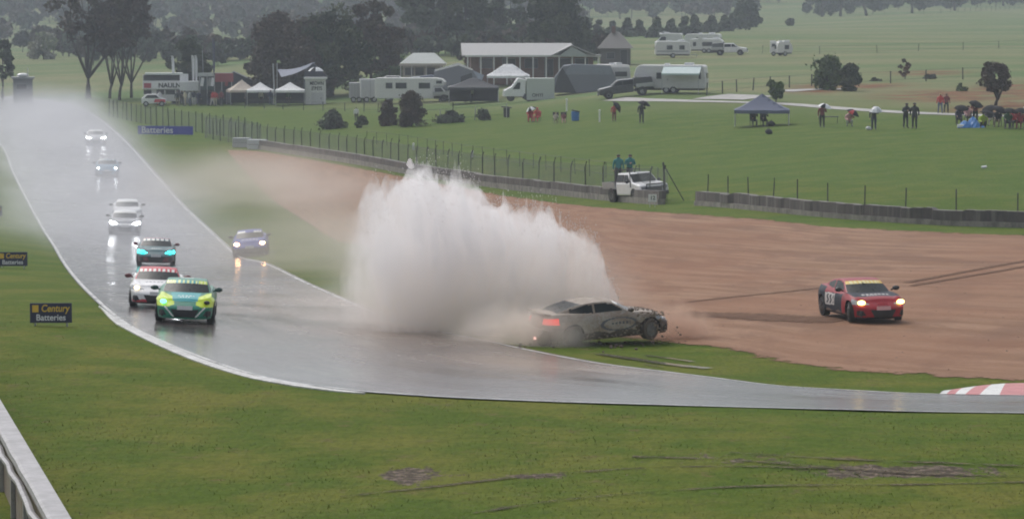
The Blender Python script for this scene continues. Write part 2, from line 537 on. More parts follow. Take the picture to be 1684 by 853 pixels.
m = NT('pale_wet_concrete')
nn = m.noise(m.obj(), 2.0, 5, 0.7)
m.bsdf(m.mix(m.ramp(nn, 0.3, 0.7), (0.60, 0.60, 0.58), (0.34, 0.33, 0.31)), 0.4, spec=0.5, bump=nn, bstr=0.2)
M_kerbc = m.mat
kp = smooth_poly(px_line([(163,505),(190,527),(225,547),(270,569),(330,594),(408,619),(480,633),(550,643),(600,648)]), 160)
setp(ribbon_solid('concrete_kerb', kp, 0.34 * np.clip(np.minimum(np.linspace(0, 6, 160), np.linspace(4, .15, 160)), .12, 1), 0.05, M_kerbc), kind='structure')

# red and white kerb at the exit
M_white = paint('kerb_white_paint', (0.78, 0.77, 0.74), 0.35, dirt=0.3, scale=3)
M_red = paint('kerb_red_paint', (0.55, 0.13, 0.13), 0.35, dirt=0.25, scale=3)
ka = smooth_poly(px_line([(1545, 649.5), (1570, 650), (1610, 650.7), (1684, 651.5), (1800, 653), (2000, 656)]), 120)
kb = smooth_poly(px_line([(1555, 648), (1585, 643), (1630, 637.5), (1684, 635), (1800, 636), (2000, 638)]), 120)
K = ka[:, None] * (1 - np.linspace(0, 1, 8))[None, :, None] + kb[:, None] * np.linspace(0, 1, 8)[None, :, None]
KP = drape(K, 0.04)
KP[..., 2] += np.sin(np.linspace(0, 1, 8) * PI * 0.7)[None, :] * 0.07
for a in range(0, 119, 12):
    o = grid_object('kerb_stripe', KP[a:min(a + 13, 120)], M_white if (a // 12) % 2 == 0 else M_red)
    setp(o, kind='structure')

# ------------------------------------------------------------------ gravel trap
GU = [(374,247),(425,249),(517,263),(600,278),(673,291),(800,315),(900,330),(1000,341),(1100,349),(1284,362),(1380,372),(1535,380),(1684,385),(1900,392),(2300,400)]
GL = [(378,254),(410,292),(450,332),(510,372),(580,402),(650,437),(730,478),(830,517),(930,548),(1050,562),(1180,578),(1300,603),(1440,618),(1684,630),(2200,645)]
U2, G2 = smooth_poly(px_line(GU), 360), smooth_poly(px_line(GL), 360)
tt = np.linspace(0, 1, 90)
P2 = G2[:, None] * (1 - tt)[None, :, None] + U2[:, None] * tt[None, :, None]
a = np.concatenate([[0], np.cumsum(np.linalg.norm(np.diff((U2 + G2) / 2, axis=0), axis=1))])
uv = np.stack([np.repeat(a[:, None] / 10, 90, 1), np.repeat(tt[None], 360, 0)], -1)
TRAP_LO, TRAP_UP = G2, U2
gravel = grid_object('gravel_trap', drape(P2, 0.02), gravel_mat(), uv)
setp(gravel, kind='structure')

m = NT('churned_wet_gravel')
uvn = m.n('ShaderNodeUVMap').outputs[0]
se = m.n('ShaderNodeSeparateXYZ'); m.l(uvn, se.inputs[0])
e = m.math('MINIMUM', se.outputs['X'], m.math('SUBTRACT', 1.0, se.outputs['X']))
nz = m.noise(m.obj(), 2.5, 4, 0.7)
m.bsdf(m.mix(m.ramp(nz, .3, .7), (0.12, 0.066, 0.042), (0.19, 0.112, 0.075)), 0.9, spec=0.08, bump=nz, bstr=0.6,
       alpha=m.math('MULTIPLY', m.ramp(m.math('ADD', m.math('MULTIPLY', e, 1.6), m.math('SUBTRACT', nz, 0.62)), -0.05, 0.3), 0.85))
M_churn = m.mat
def lane(name, pts, w, off=0.04):
    return strip(name, smooth_poly(px_line(pts), 90), w, off, M_churn, n_across=5)
lane('tyre_track', [(1490, 466), (1560, 453), (1620, 442), (1700, 428), (1800, 412)], 0.5)
lane('tyre_track', [(1500, 471), (1570, 459), (1630, 449), (1700, 437), (1800, 422)], 0.5)
lane('tyre_track', [(1390, 528), (1290, 525), (1230, 521), (1150, 519), (1100, 517)], 2.6)
lane('tyre_track', [(1390, 470), (1300, 480), (1200, 490), (1130, 498)], 0.35)

# puddle on the grass and on the track edge
m = NT('puddle_water')
nz = m.noise(m.mapv(m.obj(), (0.8, 2.2, 1)), 1.6, 5, 0.8)
uvn = m.n('ShaderNodeUVMap').outputs[0]
se = m.n('ShaderNodeSeparateXYZ'); m.l(uvn, se.inputs[0])
e = m.math('MINIMUM', se.outputs['X'], m.math('SUBTRACT', 1.0, se.outputs['X']))
m.bsdf((0.16, 0.14, 0.11), 0.10, spec=0.9, alpha=m.math('MULTIPLY', m.ramp(m.math('ADD', m.math('MULTIPLY', e, 1.2), m.math('SUBTRACT', nz, 0.80)), -0.03, 0.12), 0.75))
M_pud = m.mat
for nm, pts, w in (('puddle', [(985, 583), (1040, 591), (1100, 600), (1165, 607)], 1.1), ('puddle', [(1060, 585), (1120, 593), (1140, 596)], 0.5),
                   
                   
                   ('puddle', [(1060, 600), (1090, 605)], 0.3)):
    strip(nm, smooth_poly(px_line(pts), 60), w, 0.035, M_pud, n_across=5)

m = NT('brown_wheel_rut')
uvn = m.n('ShaderNodeUVMap').outputs[0]
se = m.n('ShaderNodeSeparateXYZ'); m.l(uvn, se.inputs[0])
e = m.math('MINIMUM', se.outputs['X'], m.math('SUBTRACT', 1.0, se.outputs['X']))
nz = m.noise(m.mapv(m.obj(), (1, .7, 1)), 1.7, 6, 0.8)
m.bsdf(m.mix(m.ramp(m.noise(m.obj(), 5, 4, .75), .42, .6), (0.050, 0.038, 0.020), (0.15, 0.115, 0.07)), 0.8, spec=.15, bump=nz, bstr=.8, bdist=.08,
       alpha=m.math('MULTIPLY', m.ramp(m.math('ADD', m.math('MULTIPLY', e, .8), m.math('SUBTRACT', m.math('ADD', m.math('MULTIPLY', nz, .6), m.math('MULTIPLY', m.noise(m.obj(), .45, 3, .6), .7)), 0.92)), -0.04, 0.14), 0.75))
M_rut = m.mat
for pts, w in (([(560, 818), (700, 803), (850, 786), (1000, 774), (1160, 768), (1400, 771)], .55), ([(780, 845), (900, 826), (1050, 812), (1250, 800), (1500, 798), (1750, 792)], .5),
               ([(1040, 752), (1180, 756), (1350, 768), (1520, 780), (1750, 786)], .8), ([(1200, 745), (1400, 757), (1600, 764), (1750, 770)], .6)):
    strip('wheel_rut', smooth_poly(px_line(pts), 120), w, 0.03, M_rut, n_across=5)

# access roads on the far side
m = NT('pale_gravel_road')
nz = m.noise(m.obj(), 0.8, 4, 0.7)
m.bsdf(m.mix(m.ramp(nz, .3, .7), (0.42, 0.40, 0.37), (0.27, 0.26, 0.25)), 0.6)
strip('path', smooth_poly(px_line([(1010, 163.5), (1060, 165), (1150, 167), (1230, 169), (1300, 172), (1400, 180), (1500, 186), (1580, 189), (1700, 193)]), 120), 2.6, 0.04, m.mat)
strip('path', smooth_poly(px_line([(1180, 164), (1210, 160), (1240, 157)]), 40), 5.0, 0.05, m.mat)
strip('path', smooth_poly(px_line([(1285, 151), (1330, 148), (1400, 147)]), 40), 2.5, 0.05, m.mat)

# ------------------------------------------------------------------ common materials
M_glass = paint('tinted_glass', (0.022, 0.027, 0.028), 0.30, coat=0.0, dirt=0.0, spec=0.12)
M_glass_far = paint('window_glass', (0.03, 0.035, 0.045), 0.12, dirt=0.1)
M_tyre = paint('black_rubber', (0.018, 0.018, 0.018), 0.7)
M_rim = paint('dark_alloy', (0.10, 0.10, 0.11), 0.35, 0.7)
M_black = paint('black_plastic', (0.015, 0.015, 0.017), 0.5)
M_plate = paint('white_number_plate', (0.75, 0.75, 0.75), 0.4)
M_white = paint('white_gloss_paint', (0.80, 0.80, 0.80), 0.3, coat=0.4)
M_offwhite = paint('off_white_panel', (0.66, 0.66, 0.64), 0.45)
M_grey = paint('grey_panel', (0.30, 0.31, 0.32), 0.5)
M_metal = paint('galvanised_steel', (0.42, 0.43, 0.44), 0.4, 0.6)
def lamp(name, col, st):
    return paint(name, tuple(min(1, c) for c in col), 0.2, dirt=0, emis=col, estr=st)
M_tail = lamp('lit_tail_lamp', (1.0, 0.10, 0.08), 0.45)
M_taild = paint('red_lamp_lens', (0.35, 0.02, 0.02), 0.2)

def sstep(x, a, b):
    t = np.clip((x - a) / (b - a), 0, 1)
    return t * t * (3 - 2 * t)

# ------------------------------------------------------------------ racing coupe
PLAN = [(2.12,0),(2.11,.25),(2.06,.48),(1.94,.66),(1.74,.79),(1.5,.855),(1.25,.88),(.85,.875),(.4,.862),(-.3,.865),(-.8,.88),(-1.25,.89),(-1.6,.87),(-1.88,.79),(-2.04,.62),(-2.10,.35),(-2.12,0)]
def car_sheets():
    h = smooth_poly(PLAN, 1200)
    s = np.concatenate([[0], np.cumsum(np.linalg.norm(np.diff(h, axis=0), axis=1))])
    n = 230
    u = np.linspace(0, s[-1], n)
    h = np.stack([np.interp(u, s, h[:, 0]), np.interp(u, s, h[:, 1])], -1)
    h[:, 1] = np.maximum(h[:, 1], 0)
    t = np.gradient(h, axis=0); t /= np.linalg.norm(t, axis=1)[:, None]
    nin = np.stack([t[:, 1], -t[:, 0]], -1)
    nin *= np.sign((nin * -h).sum(-1) + 1e-6)[:, None]
    X = h[:, 0]
    zs = np.interp(X, [-2.12, -1.8, -1.3, -.8, 0, .8, 1.2, 1.6, 1.9, 2.12], [.97, 1.0, .985, .95, .905, .875, .845, .785, .715, .655])
    zb = np.interp(X, [-2.12, -1.9, -1.5, 1.5, 1.9, 2.12], [.28, .24, .17, .17, .15, .14])
    T = np.linspace(0, 1, 30)
    ins = np.interp(T, [0, .12, .35, .6, .78, .9, 1], [.05, .012, 0, .0, .018, .05, .105])
    nf = sstep(X, 1.5, 2.1); rf = sstep(-X, 1.6, 2.1)
    I = ins[None] + nf[:, None] * sstep(T, .55, 1)[None] * .16 + rf[:, None] * sstep(T, .6, 1)[None] * .03
    flare = np.exp(-((X[:, None] - 1.28) / .38) ** 2) + np.exp(-((X[:, None] + 1.28) / .38) ** 2)
    I = I - flare * np.interp(T, [0, .5, .8, 1], [0.0, .02, .03, 0])[None]
    P = h[:, None] + nin[:, None] * I[..., None]
    P[..., 1] = np.maximum(P[..., 1], 0) if True else P[..., 1]
    Z = zb[:, None] + (zs - zb)[:, None] * T[None]
    side = np.concatenate([P, Z[..., None]], -1)                    # (n, 30, 3), +y half
    e = side[:, -1]                                                 # shoulder line
    k = np.linspace(1, 0, 34)
    cr = np.interp(e[:, 0], [-2.1, -1.6, -1, .8, 1.5, 2.0], [.02, .03, .03, .05, .05, .03]) * np.clip(e[:, 1] / .5, 0, 1)
    fender = np.exp(-((e[:, 0] - 1.3) / .45) ** 2) * .035
    top = np.stack([np.repeat(e[:, 0:1], 34, 1), e[:, 1:2] * k[None], e[:, 2:3] + cr[:, None] * (1 - k[None] ** 2) - fender[:, None] * sstep(1 - k, .12, .3)[None]], -1)
    bx = np.arange(1.02, -1.80, -.024); by = np.linspace(0, .76, 44)
    zr = lambda x: np.interp(x, [-1.78, -1.5, -1.1, -.75, -.3, 0, .22, .3, .96, 1.05], [.965, 1.055, 1.175, 1.245, 1.285, 1.280, 1.250, 1.232, .90, .86])
    xe = bx[:, None] + .20 * (by[None] / .7) ** 2
    zt_ = zr(xe) - .03 * (by[None] / .6) ** 2
    wb = np.interp(bx, [-1.78, -1.2, -.5, .5, 1.0], [.60, .69, .755, .755, .70])
    zs_ = .88 + (wb[:, None] - by[None]) / .42
    d = zt_ - zs_; kk = .05
    zz = np.where(np.abs(d) < kk, np.minimum(zt_, zs_) - (kk - np.abs(d)) ** 2 / (4 * kk), np.minimum(zt_, zs_))
    gh = np.stack([np.repeat(bx[:, None], 44, 1), np.repeat(by[None], len(bx), 0), zz], -1)
    return side, top, gh, xe, d
_SHEETS = car_sheets()

def sheet_faces(P):
    nr, nc, _ = P.shape
    i = np.arange(nr * nc).reshape(nr, nc)
    q = np.stack([i[:-1, :-1], i[1:, :-1], i[1:, 1:], i[:-1, 1:]], -1).reshape(-1, 4)
    V = P.reshape(-1, 3)
    return V, q, V[q].mean(1)

def race_car(name, livery, lights=None, lights_on=(1, 1), body_only=False):
    """livery: dict with paint (material), and optional painter(where, x, y, z) -> index array into mats"""
    root = empty(name, (0, 0, 0))
    side, top, gh, xe, dd = _SHEETS
    mats = livery['mats']
    painter = livery['paint']
    parts = {}
    def put(key, V, q, mi, mirror):
        d = parts.setdefault(key, MB())
        used = np.unique(q)
        mp = -np.ones(len(V), int); mp[used] = np.arange(len(used))
        W = V[used].copy()
        if mirror: W[:, 1] *= -1; qq = mp[q][:, ::-1]
        else: qq = mp[q]
        b = len(d.v)
        d.v.extend(map(tuple, W)); d.f.extend([tuple(int(b + a) for a in f) for f in qq]); d.m.extend([int(a) for a in mi])
    for sgn in (1, -1):
        V, q, c = sheet_faces(side)
        x, y, z = c[:, 0], c[:, 1], c[:, 2]
        arch = (((x - 1.28) ** 2 + (z - .33) ** 2 < .365 ** 2) | ((x + 1.28) ** 2 + (z - .33) ** 2 < .37 ** 2)) & (y > .6)
        head = (x > 1.45) & (y > .42) & (z > .575 + (.80 - y) * .02) & (z < .575 + (y - .30) * .32) & (y < .86)
        grille = (x > 1.85) & (y < .30 + (z - .2) * .55) & (z > .20) & (z < .43)
        fog = (x > 1.6) & (y > .55) & (y < .78) & (z > .24) & (z < .40) & (y > .55 + (z - .24) * .5)
        lip = (z < .19) & (x > 1.5)
        tail = (x < -1.72) & (y > .42) & (z > .70) & (z < .88)
        diff = (x < -1.9) & (z < .36)
        skirt = (z < .215) & (np.abs(x) < 1.0)
        for key, mk in (('headlight' + str(sgn), head), ('grille', grille), ('fog_light_surround' + str(sgn), fog & ~head), ('tail_light' + str(sgn), tail), ('splitter', lip), ('diffuser', diff), ('sill' + str(sgn), skirt & ~arch)):
            if mk.any(): put(key, V, q[mk], np.zeros(mk.sum()), sgn < 0)
        rest = ~(arch | head | grille | fog | lip | tail | diff | skirt)
        put('body', V, q[rest], painter('side', x[rest], y[rest] * sgn, z[rest]), sgn < 0)
        V, q, c = sheet_faces(top)
        hidden = (c[:, 0] < .55) & (c[:, 0] > -1.3) & (c[:, 1] < .5)
        q = q[~hidden]; c = c[~hidden]
        put('body', V, q[:, ::-1], painter('top', c[:, 0], c[:, 1] * sgn, c[:, 2]), sgn < 0)
        V, q, c = sheet_faces(gh)
        _, _, xc = sheet_faces(np.repeat(xe[..., None], 3, 2)); xc = xc[:, 0]
        _, _, dc = sheet_faces(np.repeat(dd[..., None], 3, 2)); dc = dc[:, 0]
        x, y, z = c[:, 0], c[:, 1], c[:, 2]
        ok = (z > .84)
        wind = (dc < -.07) & (xc > .30) & (z > .865) & ok
        strip_ = wind & (xc < .47)
        sidew = (dc > .045) & (z > .955) & (z < 1.20) & (x < .78) & (x > -1.28) & (np.abs(x + .50) > .035) & ok
        rear = (dc < -.06) & (x < -.88) & (x > -1.68) & (z > .99) & ok
        put('windscreen', V, q[wind & ~strip_][:, ::-1], np.zeros((wind & ~strip_).sum()), sgn < 0)
        put('sun_strip', V, q[strip_][:, ::-1], livery.get('strip', lambda y: np.zeros(len(y)))(y[strip_] * sgn), sgn < 0)
        put('side_window' + str(sgn), V, q[sidew][:, ::-1], np.zeros(sidew.sum()), sgn < 0)
        put('rear_window', V, q[rear][:, ::-1], np.zeros(rear.sum()), sgn < 0)
        rest = ok & ~(wind | sidew | rear)
        put('body', V, q[rest][:, ::-1], painter('roof', x[rest], y[rest] * sgn, z[rest]), sgn < 0)
    trim = livery.get('trim', M_black)
    mm = {'grille': M_black, 'splitter': trim, 'diffuser': M_black, 'windscreen': livery.get('glass', M_glass), 'rear_window': M_glass}
    for key, mb in parts.items():
        nm = key.rstrip('1').rstrip('-')
        if key == 'body': mt = mats
        elif key == 'sun_strip': mt = livery['strip_mats']
        elif nm == 'headlight': mt = livery['head'][0 if key.endswith('t1') else 1]
        elif nm == 'tail_light': mt = livery.get('tail', M_taild)
        elif nm == 'side_window': mt = M_glass
        elif nm in ('fog_light_surround', 'sill'): mt = trim if nm == 'sill' else M_black
        else: mt = mm[key]
        mb.build(nm, mt, root, smooth=True)
    # lamps inside the headlights
    for sgn, mat in zip((1, -1), livery['bulb']):
        if mat is None: continue
        b = MB(); b.ball((1.865, sgn * .655, .645), (.055, .095, .062) if not livery.get('bigbulb') else (.09, .13, .075), 12, 8)
        b.build('lamp', mat, root, smooth=True)
    # mirrors
    for sgn in (1, -1):
        b = MB(); b.ball((.60, sgn * .97, .985), (.085, .125, .075), 12, 8)
        b.tube([(.60, sgn * .80, .93), (.60, sgn * .93, .97)], .025, 6)
        b.build('wing_mirror', livery.get('mirror', M_black), root, smooth=True)
    # plate
    b = MB(); b.box((2.125, 0, .475), (.02, .46, .12)); pl = b.build('number_plate', livery.get('plate', M_plate), root)
    # wheels and dark wells
    for wx in (1.28, -1.28):
        b = MB(); b.box((wx, 0, .45), (.80, 1.40, .50)); b.build('wheel_well', M_black, root, bevel=.1)
        for sgn in (1, -1):
            w = empty('wheel', (wx, sgn * .775, .32)); w.parent = root
            if wx > 0: w.rotation_euler.z = livery.get('steer', 0.0)
            b = MB(); b.tube([(0, -.11, 0), (0, -.10, 0), (0, .10, 0), (0, .11, 0)], [.27, .32, .32, .27], 28)
            b.build('tyre', livery.get('tyre', M_tyre), w, smooth=False)
            b = MB(); b.tube([(0, sgn * .10, 0), (0, sgn * .122, 0)], [.215, .205], 24)
            for k in range(10):
                a = k * PI / 5
                b.box((math.cos(a) * .12, sgn * .128, math.sin(a) * .12), (.19, .02, .035), ry=-a)
            b.build('rim', livery.get('rim', M_rim), w)
    b = MB(); b.box((0, 0, .30), (3.9, 1.45, .20)); b.build('underbody', M_black, root, bevel=.05)
    return root

def solid(idx=0):
    return lambda where, x, y, z: np.full(len(x), idx)

def place_car(o, px, py, fwd, front=True, extra=(0, 0), lift=0.0):
    """px, py is the spot on the ground under the front bumper (or under the middle)"""
    p = at(px, py)
    d = np.array([math.cos(fwd), math.sin(fwd)])
    q = p[:2] - d * (1.75 if front else 0)
    o.location = (q[0], q[1], float(zt(q[0], q[1])) + 0.035 + lift)
    tilt_to_ground(o, fwd, extra)

def word(txt, size, mat, parent, loc, rot, name='lettering', shear=0.0, depth=0.004, align='CENTER', bold=0.0, xs=1.0):
    cu = bpy.data.curves.new(name, 'FONT')
    cu.body = txt; cu.size = size; cu.extrude = depth; cu.align_x = align; cu.align_y = 'CENTER'; cu.shear = shear; cu.offset = bold
    t = bpy.data.objects.new('tmp', cu); C.objects.link(t)
    dg = bpy.context.evaluated_depsgraph_get(); dg.update()
    me = bpy.data.meshes.new_from_object(t.evaluated_get(dg))
    C.objects.unlink(t); bpy.data.objects.remove(t)
    me.name = name; me.materials.clear(); me.materials.append(mat)
    o = bpy.data.objects.new(name, me); C.objects.link(o)
    o.parent = parent; o.location = loc; o.rotation_euler = rot; o.scale.x = xs
    return o

GRP = 'racing coupes on the wet track'
L_cool = lamp('lit_white_headlamp', (0.95, 0.97, 1.0), 30.0)
L_cyan = lamp('lit_cyan_headlamp', (0.02, 0.85, 0.80), 7)
L_warm = lamp('lit_amber_headlamp', (1.0, 0.50, 0.20), 40.0)
L_yel = lamp('lit_yellow_headlamp', (1.0, 0.74, 0.22), 5.0)
M_lens = paint('clear_lens', (0.30, 0.32, 0.34), 0.08, coat=0.5)

# 1 green and yellow car nearest the inside kerb
teal = paint('teal_green_paint', (0.00, 0.20, 0.125), 0.35, coat=0.25)
yel = paint('fluorescent_yellow_paint', (0.62, 0.80, 0.02), 0.35, coat=0.4)
cyan = paint('pale_turquoise_vinyl', (0.05, 0.38, 0.40), 0.4, coat=0.1)
wht = paint('white_vinyl', (0.78, 0.78, 0.74), 0.4)
cream = paint('pale_yellow_vinyl', (0.80, 0.85, 0.35), 0.4)
def p_green(where, x, y, z):
    m = np.zeros(len(x), int); ay = np.abs(y)
    if where == 'side':
        m[(x > 1.30) & (z > .50 + (.5 - np.minimum(ay, .5)) * .4) & (ay > .33)] = 1
        m[(x > 1.5) & (np.abs((ay - .42) - (z - .30) * .9) < .03) & (z < .5)] = 3
        m[(np.abs(x) < .8) & (z > .4) & (z < .62) & (np.sin(x * 9 + z * 4) > .2)] = 3
    if where == 'top':
        m[(x > .75) & (ay > .30 + np.clip(1.8 - x, 0, 2) * .42) & (x < 2.02)] = 1
        m[(x > .95) & (ay < .40 + (1.6 - x) * .10) & (x < 1.85)] = 2
        m[(x > 1.45) & (x < 1.56) & (ay < .26) & (np.sin(y * 55) > -.2)] = 3
        m[(x > 1.62) & (x < 1.68) & (ay < .16) & (np.sin(y * 80) > 0)] = 3
    if where == 'roof':
        m[(x < -.1) & (ay < .2)] = 3
    return m
liv = dict(mats=[teal, yel, cyan, wht, cream], paint=p_green, head=(yel, yel), bulb=(M_black, lamp('lit_green_headlamp', (0.15, 0.95, 0.70), 2.5)), mirror=paint('dark_green_plastic', (0.01, .06, .05), .4), trim=teal,
           strip=lambda y: np.where(np.abs(y) > .36, np.where(np.sin(y * 60) > -.5, 1, 0), np.where(np.sin(y * 48) > .1, 1, 2)).astype(int), strip_mats=[yel, cream, cyan], glass=M_glass)
g = race_car('racing_car', liv)
place_car(g, 303, 533, R(-86))
setp(g, 'green and fluorescent yellow racing coupe leading along the inside kerb', 'racing car', GRP)

# 2 white car with a red banner tucked in behind it
redv = paint('red_vinyl', (0.55, 0.05, 0.07), 0.4)
def p_white(where, x, y, z):
    m = np.zeros(len(x), int)
    if where == 'side': m[(x > 1.7) & (z < .28) & (np.abs(y) > .3)] = 1
    if where == 'roof': m[:] = 1
    if where == 'top': m[(x > 1.3) & (x < 1.45) & (np.abs(y) < .4) & (np.sin(y * 50) > 0)] = 2
    return m
liv = dict(mats=[M_white, redv, M_grey], paint=p_white, head=(M_lens, M_lens), bulb=(L_cool, lamp('dim_yellow_headlamp', (1.0, .8, .5), 2.5)), strip=lambda y: (np.sin(y * 42) > -.1).astype(int), strip_mats=[redv, wht],
           mirror=paint('dark_red_plastic', (.12, .02, .03), .4), glass=M_glass)
g = race_car('racing_car', liv)
place_car(g, 257, 508, R(-85))
setp(g, 'white racing coupe with a red windscreen banner half hidden behind the green car', 'racing car', GRP)

# 3 dark grey car with turquoise headlights
dgrey = paint('slate_grey_paint', (0.05, 0.13, 0.15), 0.4, coat=0.2)
def p_grey(where, x, y, z):
    m = np.zeros(len(x), int)
    if where == 'roof': m[:] = 1
    if where == 'top': m[(x > 1.5) & (x < 1.62) & (np.abs(y) < .25) & (np.sin(y * 60) > 0)] = 2
    if where == 'side': m[(z < .42)] = 1
    return m
liv = dict(mats=[dgrey, paint('deep_red_paint', (.16, .03, .04), .3, coat=.5), wht], paint=p_grey, head=(L_cyan, L_cyan), bulb=(L_cyan, L_cyan), strip=lambda y: (np.sin(y * 30) > -.5).astype(int), strip_mats=[dgrey, wht],
           mirror=paint('dark_red_plastic', (.12, .02, .03), .4), bigbulb=True)
g = race_car('racing_car', liv)
place_car(g, 256, 438, R(-84.5))
setp(g, 'slate grey racing coupe with glowing turquoise headlights', 'racing car', GRP)

# 4, 5 the silver pair running nose to tail
silver = paint('silver_grey_paint', (0.24, 0.25, 0.27), 0.3, coat=0.6)
liv = dict(mats=[silver, M_white, M_black], paint=lambda w, x, y, z: (np.full(len(x), 1) if w == 'roof' else np.where((z > .5) & (x > 1.9), 1, 0)), head=(L_cool, L_cool), bulb=(L_cool, L_cool), strip=lambda y: np.zeros(len(y)), strip_mats=[wht], bigbulb=True)
g4 = race_car('racing_car', liv)
place_car(g4, 205, 386, R(-83.5))
setp(g4, 'silver racing coupe with bright headlights followed nose to tail by another', 'racing car', GRP)
liv = dict(mats=[M_white, silver], paint=solid(0), head=(M_lens, M_lens), bulb=(M_lens, M_lens), strip=lambda y: np.zeros(len(y)), strip_mats=[wht])
g5 = race_car('racing_car', liv)
place_car(g5, 209, 366, R(-83.5))
setp(g5, 'white racing coupe hidden to its windscreen behind the silver one', 'racing car', GRP)

# 6 pale blue car, 7 white car furthest away
pblue = paint('pale_blue_paint', (0.06, 0.22, 0.34), 0.4, coat=0.2)
liv = dict(mats=[pblue, M_grey], paint=lambda w, x, y, z: (np.full(len(x), 1) if w == 'roof' else np.zeros(len(x))), head=(M_lens, M_lens), bulb=(L_cool, L_cool), strip=lambda y: (np.sin(y * 25) > 0).astype(int), strip_mats=[wht, pblue])
g = race_car('racing_car', liv)
place_car(g, 176, 291, R(-84))
setp(g, 'pale blue racing coupe second from the far end of the line of cars', 'racing car', GRP)
liv = dict(mats=[M_white, M_grey], paint=solid(0), head=(L_cool, L_cool), bulb=(L_cool, L_cool), strip=lambda y: np.zeros(len(y)), strip_mats=[wht], bigbulb=True)
g = race_car('racing_car', liv)
place_car(g, 158, 239, R(-82))
setp(g, 'white racing coupe farthest away at the end of the line', 'racing car', GRP)

# 8 blue car with amber lights on the right of the track
blue = paint('royal_blue_paint', (0.015, 0.04, 0.34), 0.45, coat=0.15, spec=.3)
def p_blue(where, x, y, z):
    m = np.zeros(len(x), int)
    if where == 'top': m[(x > 1.25) & (x < 1.5) & (np.abs(y) < .42) & (np.sin(y * 34) > -.3)] = 1
    if where == 'side': m[z < .40] = 2
    return m
liv = dict(mats=[blue, wht, M_black], paint=p_blue, head=(M_lens, M_lens), bulb=(L_warm, L_warm), strip=lambda y: np.where(np.abs(y) > .22, 1, 0), strip_mats=[blue, wht], bigbulb=True)
g = race_car('racing_car', liv)
place_car(g, 412, 422, R(-87))
setp(g, 'blue racing coupe with amber headlights running wide on the right side of the track', 'racing car', GRP)

# 9 red and black car beached in the gravel
red = paint('dark_red_paint', (0.30, 0.010, 0.020), 0.45, coat=0.12, spec=.3)
nblk = paint('blue_black_vinyl', (0.020, 0.026, 0.040), 0.5, coat=0.0, spec=.2)
mudp = paint('mud_film', (0.20, 0.14, 0.11), 0.7)
def p_red(where, x, y, z):
    m = np.zeros(len(x), int); ay = np.abs(y)
    if where == 'side':
        m[(x < .55) & (z > .2)] = 1
        m[(x < 1.0) & (x > -1.0) & (z > .80 + (x + 1) * .02)] = 0
        m[(x < -.15) & (x > -.95) & (z > .42) & (z < .80)] = 2
        k = (x < -.22) & (x > -.88) & (z > .47) & (z < .75) & (np.sin(x * 24 + np.sin(z * 30)) > .15); m[k] = 1
        m[(z < .26 + .05 * np.sin(x * 7)) & (x < 1.2)] = 3
    if where == 'top':
        m[(x < 1.5) & (x > .4)] = 1
        k = (x > 1.18) & (x < 1.30) & (ay < .46) & (np.sin(y * 46) > -.45); m[k] = 2
        k = (x > 1.33) & (x < 1.42) & (y > -.30) & (y < .1) & (np.sin(y * 60) > 0); m[k] = 2
    if where == 'roof':
        m[(x > -.9) & (x < .1)] = 0
    return m
pad = paint('pale_door_panel', (0.55, 0.52, 0.50), 0.5)
liv = dict(mats=[red, nblk, pad, mudp], paint=p_red, head=(M_lens, M_lens), bulb=(L_yel, L_yel), bigbulb=True,
           strip=lambda y: np.where(np.sin(y * 46) > .55, 1, np.where(np.abs(y) > .5, 1, 0)).astype(int), strip_mats=[paint('cream_yellow_vinyl', (.80, .72, .36), .4), paint('warm_yellow_vinyl', (.78, .52, .10), .4)], steer=-0.25,
           mirror=M_black, trim=M_black, plate=paint('pink_plate', (.7, .42, .42), .4))
g = race_car('racing_car', liv)
place_car(g, 1447, 532, R(-76))
b = MB(); b.box((.60, 0.05, 1.06), (.52, .025, .02), rz=.9, ry=.46); b.build('wiper', M_black, g)
b = MB(); b.box((2.0, 0, .605), (.02, .34, .05)); b.build('badge_bar', redv, g)
setp(g, 'dark red and black racing coupe with yellow headlights stranded in the gravel trap', 'racing car')

# 10 the muddy car crashing through the wet grass
m = NT('mud_spattered_paint')
o_ = m.obj()
n1 = m.noise(m.mapv(o_, (.7, 1, 1.6), (0, .5, 0)), 2.0, 6, 0.75); n2 = m.noise(o_, 14, 4, 0.75)
mk = m.ramp(m.math('ADD', n1, m.math('MULTIPLY', m.math('SUBTRACT', n2, .5), .8)), .40, .58)
m.bsdf(m.mix(mk, (0.36, 0.315, 0.27), m.mix(m.ramp(n2, .35, .7), (0.19, 0.135, 0.095), (0.34, 0.27, 0.21))), 0.65, bump=n2, bstr=.5)
M_mud = m.mat
mudd = paint('wet_brown_mud', (0.085, 0.058, 0.042), 0.45, dirt=.4)
mudg = paint('mud_streaked_glass', (0.12, 0.115, 0.11), 0.3, dirt=.4)
def p_mud(where, x, y, z):
    m = np.zeros(len(x), int)
    if where == 'side':
        r = np.sqrt(((x - .25) / .62) ** 2 + ((z - .58) / .20) ** 2)
        m[(r > .82) & (r < 1.0)] = 2
        m[(np.abs(x - .3) < .32) & (np.abs(z - .60) < .035) & (np.sin(x * 52) > -.2)] = 2
        m[(z < .34 + .06 * np.sin(x * 5)) & (x > -1)] = 1
        m[(x > .80) & (z < .60 + .06 * np.sin(x * 11))] = 1; m[(x < -1.5) & (z < .66 + .05 * np.sin(y * 9))] = 1; m[(z < .30 + .10 * np.abs(np.sin(x * 3.1))) & (x < .8)] = 1
    if where == 'top': m[(x > 1.0) & (np.abs(y) < .5)] = 0
    return m
